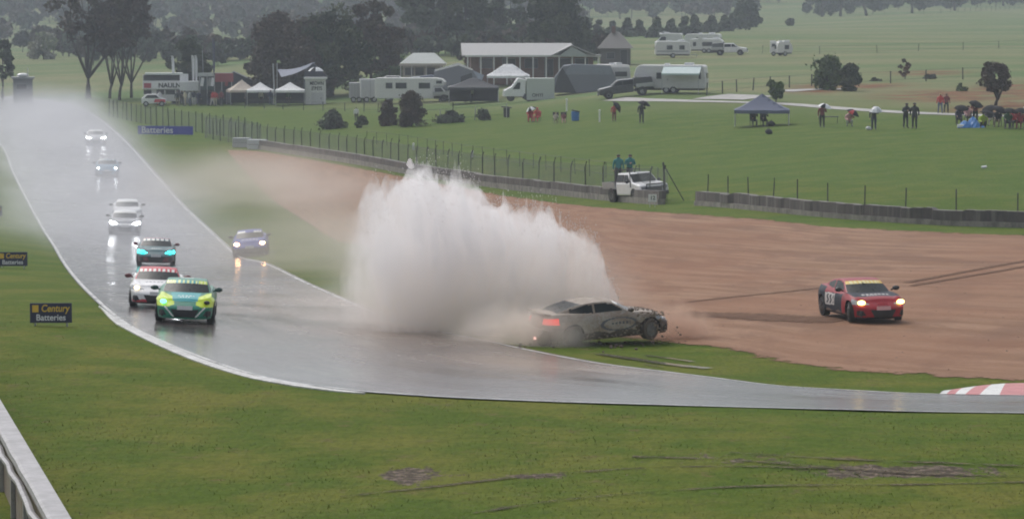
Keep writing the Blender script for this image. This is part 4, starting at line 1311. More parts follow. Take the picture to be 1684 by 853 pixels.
pickup(p, face_cam(p) + R(-8), 'small white pickup parked under the black gazebo', M_offwhite, bullbar=False, L=4.8)

# ------------------------------------------------------------------ gazebos, tents
def cloth(name, col, rough=.7):
    return paint(name, col, rough, dirt=.2, scale=2.5)
def gazebo(px, py, wpx, eave_px, top_px, label, col, group='pop-up gazebos', depth=None, legs=4, rz=0.0, skirt=None, walls=False, flat=0.0, legmat=None):
    p, s = at_s(px, py)
    w = wpx / s; d = depth or w * .9; ze = eave_px / s; zt_ = top_px / s
    o = empty('gazebo', p, face_cam(p) + rz, label, 'gazebo', group)
    b = MB(); N = 10
    P = []
    for i in range(N + 1):
        row = []
        for j in range(N + 1):
            u, v = i / N * 2 - 1, j / N * 2 - 1
            k = max(abs(u), abs(v))
            kk = max(0, (k - flat) / (1 - flat))
            z = ze + (zt_ - ze) * (1 - kk) ** 1.25 - .03 * math.sin(PI * min(1, abs(u))) * (abs(v) > .95)
            row.append((u * w / 2, v * d / 2, z))
        P.append(row)
    vs = [q for r_ in P for q in r_]; n1 = N + 1
    fs = [(i * n1 + j, (i + 1) * n1 + j, (i + 1) * n1 + j + 1, i * n1 + j + 1) for i in range(N) for j in range(N)]
    m0 = len(vs)
    ring = [i * n1 for i in range(N + 1)] + [N * n1 + j for j in range(1, N + 1)] + [i * n1 + N for i in range(N - 1, -1, -1)] + [j for j in range(N - 1, 0, -1)]
    vs += [(vs[i][0], vs[i][1], ze - .28) for i in ring]
    fs += [(ring[k], ring[(k + 1) % len(ring)], m0 + (k + 1) % len(ring), m0 + k) for k in range(len(ring))]
    b.add(vs, fs)
    top = b.build('canopy', col, o, smooth=False)
    sd = top.modifiers.new('thick', 'SOLIDIFY'); sd.thickness = .02
    for sx in (-1, 1):
        for sy in (-1, 1):
            b = MB(); b.tube([(sx * (w / 2 - .05), sy * (d / 2 - .05), 0), (sx * (w / 2 - .05), sy * (d / 2 - .05), ze)], .04, 6)
            b.build('leg', legmat or M_metal, o)
    if walls:
        for (c, dd) in (((0, d / 2 - .03, ze / 2), (w - .12, .03, ze - .3)), ((-w / 2 + .05, 0, ze / 2), (.03, d - .2, ze - .3))):
            b = MB(); b.box(c, dd); b.build('side_wall', walls, o)
    return o
C_white = cloth('white_canvas', (.80, .80, .80)); C_tan = cloth('tan_canvas', (.56, .48, .40)); C_dark = cloth('charcoal_canvas', (.040, .043, .052))
C_blue = cloth('slate_blue_canvas', (.10, .12, .19)); C_grey = cloth('grey_canvas', (.17, .18, .21)); C_navy = cloth('dark_navy_canvas', (.03, .035, .06))
gazebo(398, 172, 46, 24, 41, 'tan pop-up gazebo at the left end of the row of three', C_tan, rz=R(10), walls=C_navy)
gazebo(428, 173, 44, 25, 38, 'middle white gazebo of the row of three', C_white, walls=C_navy)
gazebo(477, 173, 48, 25, 38, 'white gazebo next to the white tower', C_white, walls=C_navy)
gazebo(836, 160, 70, 36, 54, 'large white gazebo in front of the brick clubhouse', C_white, depth=4.2, flat=.25)
gazebo(779, 170, 82, 27, 42, 'black gazebo beside the motorhome', C_dark, depth=4.0, walls=C_dark, flat=.1)
gazebo(1253, 207, 90, 27, 53, 'slate blue gazebo on the spectator bank', C_blue, depth=3.6, legmat=paint('pale_leg', (.55, .56, .50), .5))

def tent(px, py, prof, depth, label, col, name='tent', parts=()):
    """prof in picture pixels, x right and z up, from the foot point"""
    p, s = at_s(px, py)
    o = empty(name, p, face_cam(p), label, 'tent', 'large tents in the camping paddock')
    b = MB(); b.prism([(x / s, z / s) for x, z in prof][::1], 0, depth); b.build('shell', col, o, bevel=.05)
    for nm, pr, mat, y in parts:
        b = MB(); b.prism([(x / s, z / s) for x, z in pr], -.03 + y, .0 + y - .005); b.build(nm, mat, o)
    return o
p, s = at_s(752, 158)
tent(752, 160, [(-36, 0), (34, 0), (38, 20), (26, 44), (2, 55), (-38, 42), (-40, 20)], 4.0, 'slate grey tent with a pale ridge and scalloped blue flap left of the white gazebo', C_grey, parts=(
    ('ridge_cover', [(-34, 43), (2, 52), (24, 44), (26, 46), (2, 56.5), (-38, 45)], C_white, 0), ('entrance', [(4, 0), (30, 0), (24, 40), (6, 34)], C_dark, 0), ('pale_flap', [(26, 44), (44, 36), (40, 26), (34, 30)], cloth('pale_blue_canvas', (.36, .40, .50)), 0)))
tent(960, 153, [(-50, 0), (52, 0), (54, 22), (44, 44), (-20, 46), (-34, 44), (-52, 20)], 5.0, 'wide grey tent with a dark open end beside the dark pickup', C_grey, parts=(
    ('open_end', [(-50, 0), (-12, 0), (-30, 34), (-36, 42), (-44, 22)], C_dark, 0), ('roof_edge', [(-34, 30), (46, 30), (44, 45), (-20, 47)], cloth('blue_grey_canvas', (.22, .24, .29)), 0)))
tent(430, 160, [(-62, 0), (70, 0), (70, 26), (44, 30), (-20, 30), (-46, 42), (-62, 30)], 5.0, 'dark navy marquee behind the row of gazebos', C_navy)
tent(700, 150, [(-34, 0), (34, 0), (32, 20), (10, 26), (-26, 22)], 3.0, 'low slate tent between the cottage and the motorhome', C_blue)
# slanted shade sail
p, s = at_s(480, 166)
o = empty('shade_sail', p, face_cam(p), 'slanted slate grey shade sail over the gazebos', 'shade sail')
N = 14; vs = []; fs = []
for i in range(N + 1):
    u = i / N
    for j in range(7):
        v = j / 6
        vs.append(((-24 + 56 * u) / s + v * .5, -v * 2.0, (52 + 10 * u - 12 * v * (1 - u * .5) + 8 * u * v - 4 * math.sin(PI * u)) / s))
for i in range(N):
    for j in range(6): fs.append((i * 7 + j, i * 7 + j + 1, (i + 1) * 7 + j + 1, (i + 1) * 7 + j))
b = MB().add(vs, fs).build('sail', cloth('light_slate_canvas', (.27, .29, .36)), o); b.modifiers.new('t', 'SOLIDIFY').thickness = .03
for x in (-24, 32): MB().tube([(x / s, 0, 0), (x / s, 0, 62 / s)], .06, 8).build('mast', M_metal, o)
# dark triangle marquee beside
tent(507, 166, [(-10, 0), (22, 0), (32, 40), (8, 62), (-6, 50)], 2.5, 'peaked dark marquee behind the white tower', C_navy)

# ------------------------------------------------------------------ white tower with lettering, truck, stands
p, s = at_s(519, 172)
o = empty('ticket_tower', p, face_cam(p), 'narrow white booth with two lines of black lettering and a parasol on its roof', 'booth')
b = MB(); b.box((0, 1.1, 21 / s), (34 / s, 2.2, 42 / s)); b.build('wall', M_offwhite, o)
b = MB(); b.box((0, 1.0, 43 / s), (38 / s, 2.6, 3 / s)); b.build('roof', M_white, o)
b = MB(); b.box((-17 / s, -.5, 19 / s), (.06, 1.0, 34 / s)); b.build('side_panel', M_grey, o)
b = MB(); b.box((3 / s, -.02, 10 / s), (20 / s, .04, 19 / s)); d = b.build('door', paint('grey_white_door', (.55, .55, .55), .5), o)
b = MB(); b.box((9 / s, -.05, 10 / s), (.06, .04, .2)); b.build('handle', M_black, d)
word('MEOWN', .55, M_black, o, (2 / s, -.012, 34.5 / s), (PI / 2, 0, 0), bold=.02, xs=.75)
word('STRETS', .55, M_black, o, (2 / s, -.012, 26 / s), (PI / 2, 0, 0), bold=.02, xs=.68)
def umbrella(loc, r, cols, label, tilt=(0, 0), pole=1.1, h=.30, group='umbrellas of the spectators', rz=0.0, name='umbrella', cat='umbrella'):
    o = empty(name, loc, rz, label, cat, group)
    o.rotation_euler = (tilt[0], tilt[1], rz)
    n = 16; vs = [(0, 0, pole)]; fs = []; mi = []
    for k, (rr, zz) in enumerate(((.35, -.06), (.7, -.45), (1.0, -1.0))):
        for i in range(n):
            a = 2 * PI * i / n
            sc_ = 1 - (.05 if i % 2 else 0) * k
            vs.append((math.cos(a) * r * rr * sc_, math.sin(a) * r * rr * sc_, pole + h * zz))
    b = MB()
    for i in range(n):
        j = (i + 1) % n; c = (i // 2) % len(cols)
        b.m += [c] * 3
        fs += [(0, 1 + i, 1 + j), (1 + i, 1 + n + i, 1 + n + j, 1 + j), (1 + n + i, 1 + 2 * n + i, 1 + 2 * n + j, 1 + n + j)]
    b.v = vs; b.f = fs
    c = b.build('canopy', cols, o); c.modifiers.new('t', 'SOLIDIFY').thickness = .01
    MB().tube([(0, 0, -.1), (0, 0, pole)], .014, 5).build('shaft', M_black, o)
    return o
U_blk = paint('black_nylon', (.022, .022, .025), .85, spec=.12); U_wht = paint('white_nylon', (.75, .76, .78), .5); U_clr = paint('pale_clear_plastic', (.55, .58, .58), .2); U_red = paint('red_nylon', (.5, .05, .05), .5)
umbrella((p[0], p[1] + 1.0, p[2] + 44.5 / s), 13 / s, [U_wht, U_wht, U_blk], 'white and black parasol standing on the roof of the white booth', pole=1.15, h=.45, group=None, name='parasol', cat='parasol')

# double-decker hospitality truck
p, s = at_s(268, 172)
o = empty('hospitality_truck', p, face_cam(p), 'white double-deck hospitality truck with a red square and black lettering on its side', 'truck')
b = MB(); b.box((0, 1.3, 32 / s), (66 / s, 2.6, 14 / s)); b.build('upper_deck', M_white, o, bevel=.05)
b = MB(); b.box((0, 1.4, 43.5 / s), (64 / s, 2.2, 9 / s)); b.build('deck_opening', paint('dark_interior', (.04, .045, .05), .6), o)
b = MB(); b.box((2 / s, 1.2, 50 / s), (62 / s, 2.9, 3 / s)); b.build('roof', paint('pale_awning_roof', (.58, .62, .60), .6), o)
b = MB(); b.box((0, 1.4, 15 / s), (62 / s, 2.2, 20 / s)); b.build('lower_deck', M_offwhite, o, bevel=.04)
for x, w in ((-25, 12), (-4, 12), (12, 15), (26, 8)): window(o, (x / s, .3, 20 / s), w / s, 7 / s)
b = MB(); b.box((-25 / s, -.01, 31 / s), (12 / s, .03, 8 / s)); b.build('logo_square', paint('dull_red_panel', (.40, .05, .07), .5), o)
word('NAULN', .75, M_black, o, (11 / s, -.012, 31 / s), (PI / 2, 0, 0), bold=.03, xs=1.05)
for x in (-26, -10, 20): wheel(o, x / s, .45, .45)
for x in (-32, 32):
    b = MB(); b.box((x / s, -.1, 41 / s), (.08, .08, 16 / s)); b.build('roof_post', M_offwhite, o)
# white transit box to the right of it
p, s = at_s(312, 172)
o = empty('food_truck', p, face_cam(p), 'white lettered stall trailer right of the double-deck truck', 'trailer')
b = MB(); b.box((0, 1.2, 30 / s), (32 / s, 2.4, 16 / s)); b.build('upper_panel', M_white, o, bevel=.04)
b = MB(); b.box((-9 / s, 1.0, 44 / s), (14 / s, .3, 12 / s)); b.build('roof_sign', M_white, o)
b = MB(); b.box((0, 1.5, 12 / s), (32 / s, 1.8, 20 / s)); b.build('counter', M_grey, o)
for x in (-8, 8): wheel(o, x / s, .8, .38)
# small white van in front
p, s = at_s(253, 175)
o = empty('white_van', p, face_cam(p), 'low white and red car parked in front of the double-deck truck', 'car')
b = MB(); b.prism([(-20 / s, .35), (20 / s, .35), (21 / s, .85), (12 / s, 1.0), (4 / s, 1.45), (-12 / s, 1.45), (-20 / s, .95)], -.85, .85); b.build('body', M_white, o, bevel=.08)
b = MB(); b.prism([(9 / s, 1.0), (3.5 / s, 1.38), (-10 / s, 1.38), (-15 / s, 1.0)], -.865, .865); b.build('side_window', M_glass_far, o)
b = MB(); b.prism([(0, .5), (19 / s, .5), (19 / s, .85), (2 / s, .9)], -.875, -.86); b.build('red_decal', paint('bright_red_vinyl', (.62, .06, .08), .4), o)
for x in (-13, 13):
    wheel(o, x / s, -.78, .32); wheel(o, x / s, .78, .32)
# red and dark stands
C_red = cloth('dull_red_canvas', (.26, .05, .06))
p, s = at_s(355, 173)
o = empty('marquee', p, face_cam(p), 'dark red and black trade marquee between the truck and the tan gazebo', 'marquee')
b = MB(); b.box((0, 2.0, 27 / s), (56 / s, 3.0, 50 / s)); b.build('back_wall', C_dark, o)
b = MB(); b.box((14 / s, .2, 45 / s), (30 / s, .5, 14 / s)); b.build('red_fascia', C_red, o)
b = MB(); b.box((-16 / s, .2, 50 / s), (26 / s, .2, 6 / s)); b.build('white_sign', paint('faded_white_sign', (.5, .52, .52), .6), o)
b = MB(); b.box((-14 / s, .3, 34 / s), (24 / s, .2, 18 / s)); b.build('banner', paint('dark_teal_banner', (.06, .09, .10), .6), o)
for x in (-26, -14, -2, 10, 26): MB().tube([(x / s, 0, 0), (x / s, 0, 50 / s)], .05, 6).build('pole', M_metal, o)
for x, c_ in ((-22, U_wht), (-10, M_grey), (-5, U_wht), (18, C_red)):
    b = MB(); b.box((x / s, .1, 38 / s), (5 / s, .06, 14 / s), ry=.15); b.build('hanging_shirt', c_, o)
# flagpoles
def flagpole(px, py, hpx, label, mat, flag=None, r=.07):
    p, s = at_s(px, py)
    o = empty('flagpole', p, face_cam(p), label, 'flagpole', 'flagpoles round the trade stands')
    MB().tube([(0, 0, 0), (.05, 0, hpx / s * .5), (-.05, 0, hpx / s)], r, 8).build('pole', mat, o)
    b = MB(); b.box((0, 0, .06), (.5, .5, .12)); b.build('base_plate', M_grey, o)
    if flag:
        b = MB(); n = 14; vs = []; fs = []
        for i in range(n + 1):
            z = hpx / s * (1 - .55 * i / n); w = .05 + .14 * math.sin(PI * i / n) ** .5
            vs += [(.06, 0, z), (.06 + w, .10 * math.sin(i * .9), z - .05)]
        for i in range(n): fs.append((2 * i, 2 * i + 1, 2 * i + 3, 2 * i + 2))
        f = b.add(vs, fs).build('flag', flag, o); f.modifiers.new('t', 'SOLIDIFY').thickness = .02
    return o
PW = paint('white_pole', (.66, .67, .68), .5); PD = paint('dark_blue_pole', (.07, .08, .12), .5)
flagpole(284, 171, 79, 'white feather flagpole above the middle of the double-deck truck', PW, U_wht)
flagpole(317, 171, 80, 'left pole of the white feather pair beside the stall trailer', PW, U_wht)
flagpole(322, 171, 80, 'right pole of the white feather pair beside the stall trailer', PW, U_wht)
flagpole(334, 171, 88, 'thin grey pole left of the tall dark flagpole', M_grey, r=.05)
flagpole(351, 171, 108, 'tall dark blue flagpole behind the trade marquee', PD, paint('dark_blue_flag', (.05, .06, .11), .6))
flagpole(450, 172, 67, 'grey pole standing between the two white gazebos', M_metal, r=.08)

# race control hut in the mist at the left
p, s = at_s(38, 168)
o = empty('marshal_hut', p, face_cam(p), 'dim grey marshal hut with a white roof light in the mist at the far left', 'hut')
b = MB(); b.box((0, 1, 19 / s), (32 / s, 2.4, 38 / s)); b.build('wall', paint('dull_grey_wall', (.20, .21, .22), .6), o)
b = MB(); b.box((0, 1, 39.5 / s), (38 / s, 3, 3 / s)); b.build('roof', M_grey, o)
b = MB(); b.ball((0, .5, 44 / s), (10 / s, .5, 3.5 / s), 12, 8); b.build('roof_light', M_white, o)
window(o, (-2 / s, -.2, 25 / s), 16 / s, 8 / s)
MB().tube([(8 / s, 0, 38 / s), (8 / s, 0, 56 / s)], .05, 6).build('aerial', M_offwhite, o)

# white truck with a box body (cab tilted forward), in front of the clubhouse
p, s = at_s(870, 167)
o = empty('camper_truck', p, face_cam(p) + R(4), 'white cab with a plain greyish box body parked below the large white gazebo', 'truck')
a = 42 / s
b = MB(); b.box((19 / s, 1.1, 20 / s), (46 / s, 2.2, 36 / s)); b.build('box_body', paint('greenish_white_panel', (.50, .53, .49), .5), o, bevel=.04)
b = MB(); b.prism([(-42 / s, 8 / s), (-6 / s, 8 / s), (-5 / s, 36 / s), (-18 / s, 38 / s), (-28 / s, 24 / s), (-41 / s, 18 / s)], .1, 2.1); c_ = b.build('cab', M_white, o, bevel=.06)
b = MB(); b.prism([(-27 / s, 20 / s), (-15 / s, 20 / s), (-14 / s, 31 / s), (-19 / s, 31 / s)], .07, .10); b.build('door_window', M_glass_far, c_)
b = MB(); b.box((-24.5 / s, 1.1, 29.5 / s), (.04, 1.6, 15 / s), ry=-.62 + PI); b.build('windscreen', M_glass_far, c_)
for x in (-30, 8, 32): wheel(o, x / s, .25, .42)
b = MB(); b.box((-3 / s, .06, 6 / s), (14 / s, .05, 9 / s), ry=.5); b.build('dark_skirt', C_navy, o)
word('OHYI', .5, M_black, o, (14 / s, -.012, 10 / s), (PI / 2, 0, 0), bold=.01)
# caravan behind the wide tent
p, s = at_s(1008, 146)
caravan(p, face_cam(p) + R(-70), 5.2, 2.3, 2.7, 'pale caravan end poking out right of the wide grey tent', None, windows=((0, .8),), hitch=False, body=paint('pale_grey_caravan', (.42, .42, .41), .5))
# white parked car by the cottage
p, s = at_s(650, 145)
o = empty('parked_car', p, face_cam(p), 'white car roof showing in front of the cottage', 'car')
b = MB(); b.prism([(-2.1, .35), (2.1, .35), (2.15, .8), (1.3, .95), (.5, 1.5), (-1.1, 1.5), (-1.9, 1.0), (-2.15, .9)], -.9, .9); b.build('body', M_white, o, bevel=.08)
b = MB(); b.prism([(1.0, 1.0), (.4, 1.42), (-1.0, 1.42), (-1.6, 1.0)], -.915, .915); b.build('side_window', M_glass_far, o)
for x in (-1.3, 1.3): wheel(o, x, -.8, .32); wheel(o, x, .8, .32)

# ------------------------------------------------------------------ clubhouse, cottage, shed
m = NT('red_brown_brick')
ob = m.obj()
bk = m.n('ShaderNodeTexBrick'); m.l(m.mapv(ob, (1, 1, 1), (PI / 2, 0, 0)), bk.inputs['Vector'])
bk.inputs['Scale'].default_value = 4.0; bk.inputs['Color1'].default_value = (.19, .085, .065, 1); bk.inputs['Color2'].default_value = (.14, .065, .05, 1); bk.inputs['Mortar'].default_value = (.2, .16, .14, 1)
m.bsdf(bk.outputs[0], .7)
M_brick = m.mat
def roof_mat(name, c0, c1):
    m = NT(name)
    w = m.n('ShaderNodeTexWave'); w.bands_direction = 'X'; w.inputs['Scale'].default_value = 1.6; m.l(m.obj(), w.inputs['Vector'])
    m.bsdf(m.mix(m.math('MULTIPLY', w.outputs['Fac'], .5), c0, c1), .45, bump=w.outputs['Fac'], bstr=.4)
    return m.mat
M_roofg = roof_mat('pale_grey_metal_roof', (.36, .36, .35), (.27, .27, .27))
M_roofg2 = roof_mat('pale_green_metal_roof', (.36, .40, .38), (.28, .31, .30))
M_roofb = roof_mat('brown_tile_roof', (.075, .07, .065), (.05, .048, .045))
p, s = at_s(900, 138)
o = empty('clubhouse', p, face_cam(p) + R(3), 'long brick clubhouse with a grey gabled roof and white verandah posts', 'building')
x0, x1 = -135 / s, 88 / s
xg = 12 / s
def zrow(v): return v / s
b = MB(); b.box(((x0 + x1) / 2, 5.0, 22 / s), (x1 - x0 - 1.5, 6.0, 48 / s)); b.build('wall', M_brick, o)
b = MB()
ze = 47 / s; zr_ = 66 / s
# long main roof: eave in front, ridge behind; ends in a gable at the right
vs = [(x0 - .4, -.3, ze), (60 / s, -.3, ze), (42 / s, 4.0, zr_), (x0 - .4, 4.0, zr_), (x0 - .4, 8.5, ze), (60 / s, 8.5, ze)]
vs += [(x, y, z - .14) for x, y, z in vs]
b.add(vs, [(0, 1, 2, 3), (3, 2, 5, 4), (6, 9, 8, 7), (9, 10, 11, 8), (0, 3, 9, 6), (3, 4, 10, 9), (0, 6, 7, 1), (4, 5, 11, 10), (1, 7, 8, 2), (2, 8, 11, 5)])
rf = b.build('roof', M_roofg, o)
# front gable
b = MB(); gx0, gx1, gr = 5 / s, 82 / s, 40 / s
vs = [(gx0, -.9, ze - .02), (gr, -.9, 64 / s), (gx1, -.9, ze - .02), (gx0, 4, ze - .02), (gr, 4, 64.5 / s), (gx1, 4, ze - .02)]
vs += [(x, y, z - .13) for x, y, z in vs]
b.add(vs, [(0, 1, 4, 3), (1, 2, 5, 4), (6, 9, 10, 7), (7, 10, 11, 8), (0, 6, 7, 1), (1, 7, 8, 2)])
b.build('front_gable', M_roofg, o)
b = MB(); b.prism([(gx0 + 1.0, ze - .1), (gx1 - 1.0, ze - .1), (gr, 61 / s)], -.8, -.7); b.build('gable_infill', M_roofg2, o)
b = MB(); b.box(((x0 + x1) / 2, -.42, ze - .10), (x1 - x0, .12, .22)); b.build('gutter', M_offwhite, o)
b = MB(); b.box((75 / s, .5, ze - .02), (28 / s, 2.2, .10)); b.build('side_verandah_roof', M_roofg, o)
for k in range(11):
    x = x0 + .3 + k * (x1 - x0 - .6) / 10
    b = MB(); b.box((x, -.25, ze / 2 - .1), (.15, .15, ze)); b.build('verandah_post', M_offwhite, o)
for k in (-100, -62, -25, 30, 58):
    window(o, (k / s, 2.0, 33 / s), 1.5, 1.1)
window(o, (4 / s, 2.0, 26 / s), 1.0, 2.0, name='door')
p, s = at_s(695, 140)
o = empty('cottage', p, face_cam(p), 'pale cottage with a low hipped roof behind the motorhome', 'building')
b = MB(); b.box((0, 3, 15 / s), (66 / s, 5, 34 / s)); b.build('wall', paint('cream_wall', (.42, .39, .34), .6), o)
b = MB(); vs = [(-38 / s, -.3, 34 / s), (40 / s, -.3, 34 / s), (40 / s, 6.3, 34 / s), (-38 / s, 6.3, 34 / s), (-16 / s, 3, 52 / s), (20 / s, 3, 52 / s)]
b.add(vs, [(0, 1, 5, 4), (1, 2, 5), (2, 3, 4, 5), (3, 0, 4), (3, 2, 1, 0)]); b.build('roof', M_roofg2, o)
b = MB(); b.box((0, -.4, 33.5 / s), (78 / s, .14, .3)); b.build('fascia', paint('cream_fascia', (.60, .56, .48), .5), o)
for x in (-36, -18, 6, 30):
    b = MB(); b.box((x / s, -.1, 16 / s), (.14, .14, 33 / s)); b.build('verandah_post', M_offwhite, o)
for x in (-22, -5, 14): window(o, (x / s, .5, 22 / s), 1.0, .9)
p, s = at_s(1012, 108)
o = empty('shed', p, face_cam(p), 'brown hip-roofed shed among the trees right of the clubhouse', 'building')
b = MB(); b.box((0, 3, 14 / s), (50 / s, 5, 30 / s)); b.build('wall', paint('dark_brown_wall', (.10, .09, .085), .7), o)
b = MB(); vs = [(-30 / s, -.3, 28 / s), (30 / s, -.3, 28 / s), (30 / s, 6.3, 28 / s), (-30 / s, 6.3, 28 / s), (-6 / s, 3, 55 / s), (6 / s, 3, 55 / s)]
b.add(vs, [(0, 1, 5, 4), (1, 2, 5), (2, 3, 4, 5), (3, 0, 4), (3, 2, 1, 0)]); rf = b.build('roof', M_roofb, o)
b = MB(); b.box((-3 / s, 3, 58 / s), (.5, .5, 1.0)); b.build('chimney', M_brick, rf)
window(o, (-8 / s, .5, 16 / s), 1.0, .8); window(o, (14 / s, .5, 14 / s), .9, 1.8, name='door')

# ------------------------------------------------------------------ rural fences and small posts
def row(pts, step, h, label, wires=2, r=.05, mat=None):
    return post_fence('farm_fence', smooth_poly(px_line(pts), 60), .4, step, h, label, netting=False, wires=wires, offset=0, r=r, mat=mat, group='farm fences on the far paddock')
row([(1250, 88), (1390, 89), (1500, 85), (1600, 82), (1700, 78)], 10, 1.2, 'long farm fence crossing the far paddock right of the lone caravan')
row([(1160, 158), (1250, 148), (1350, 141), (1450, 138), (1560, 132), (1700, 127)], 5.5, 1.3, 'farm fence with dark posts running behind the two green bushes', r=.07)
row([(1380, 30), (1460, 27), (1560, 22), (1684, 14), (1740, 10)], 12, 1.3, 'farm fence along the top of the hill at the right')
row([(400, 178), (520, 182), (600, 184), (700, 186), (800, 180)], 4.5, 1.0, 'low wire fence along the front of the camping paddock')
M_palepost = paint('pale_timber_post', (.42, .43, .40), .6)
row([(640, 205), (693, 204), (743, 201), (795, 197), (850, 192)], 3.4, 1.35, 'pale posts standing round the brown bush on the bank', wires=2, mat=M_palepost, r=.05)
for px, py, h, lab in ((932, 183, 1.1, 'short white post in front of the greenish box truck'), (986, 201, 1.0, 'short white post on the spectator bank right of the blue drum'),
                       (680, 247, .5, 'little white marker on the bank behind the splash, left one of two'), (777, 259, .45, 'little white marker on the bank behind the splash, right one of two')):
    p = at(px, py)
    o = empty('marker_post', p, 0, lab, 'post', 'small white markers on the bank')
    MB().tube([(0, 0, 0), (0, 0, h)], .07, 8).build('post_shaft', M_white, o)
    MB().ball((0, 0, h), .10, 8, 6).build('post_cap', M_white, o)
p = at(1618, 277)
o = empty('litter', p, .3, 'small white scrap lying on the right bank', 'litter')
MB().ball((0, 0, .08), (.20, .12, .08), 8, 6).ball((.14, .05, .12), (.1, .08, .06), 6, 5).build('crumpled_bag', M_white, o)

# ------------------------------------------------------------------ trees
def leafmat(name, c0, c1, tr=0.25):
    m = NT(name)
    n = m.noise(m.obj(), 1.1, 4, 0.7)
    m.bsdf(m.mix(m.ramp(n, .3, .7), c0, c1), 0.7, spec=.2)
    return m.mat
LF = {
 'dark': [leafmat('dark_evergreen_leaves', (.030, .045, .024), (.060, .075, .040)), leafmat('olive_evergreen_leaves', (.055, .078, .040), (.095, .105, .055))],
 'brown': [leafmat('brown_winter_leaves', (.070, .058, .042), (.120, .095, .070)), leafmat('russet_leaves', (.060, .050, .040), (.110, .075, .058))],
 'grey': [leafmat('grey_green_gum_leaves', (.080, .105, .070), (.135, .155, .105)), leafmat('dull_gum_leaves', (.050, .056, .044), (.080, .080, .062))],
 'green': [leafmat('fresh_green_leaves', (.085, .145, .045), (.135, .185, .070)), leafmat('deep_green_leaves', (.055, .095, .035), (.085, .120, .050))],
 'pale': [leafmat('pale_blossom', (.40, .38, .32), (.26, .26, .20)), leafmat('pale_green_leaves', (.16, .20, .11), (.24, .25, .16))],
 'red': [leafmat('red_brown_leaves', (.14, .055, .040), (.09, .05, .035)), leafmat('brown_twigs', (.09, .06, .045), (.06, .05, .04))],
}
M_bark = leafmat('dark_bark', (.050, .042, .036), (.085, .075, .065))
M_barkp = leafmat('pale_gum_bark', (.26, .24, .21), (.14, .12, .10))

def leaf_quads(cen, rad, n, size, r, squash=.8):
    """n random quads in and near clump spheres: returns (n*4,3)"""
    k = r.integers(0, len(cen), n)
    d = r.normal(size=(n, 3)); d /= np.linalg.norm(d, axis=1)[:, None]
    rr = r.uniform(.25, 1.0, n) ** .5
    p = cen[k] + d * (rad[k] * rr)[:, None] * np.array([1, 1, squash])
    a = r.normal(size=(n, 3)); a /= np.linalg.norm(a, axis=1)[:, None]
    b = np.cross(a, r.normal(size=(n, 3))); b /= np.linalg.norm(b, axis=1)[:, None]
    s = (size * r.uniform(.5, 1.3, n))[:, None]
    a = a * s; b = b * s * .7
    return np.stack([p - a - b * .4, p - b, p + a + b * .3, p + b], 1), k

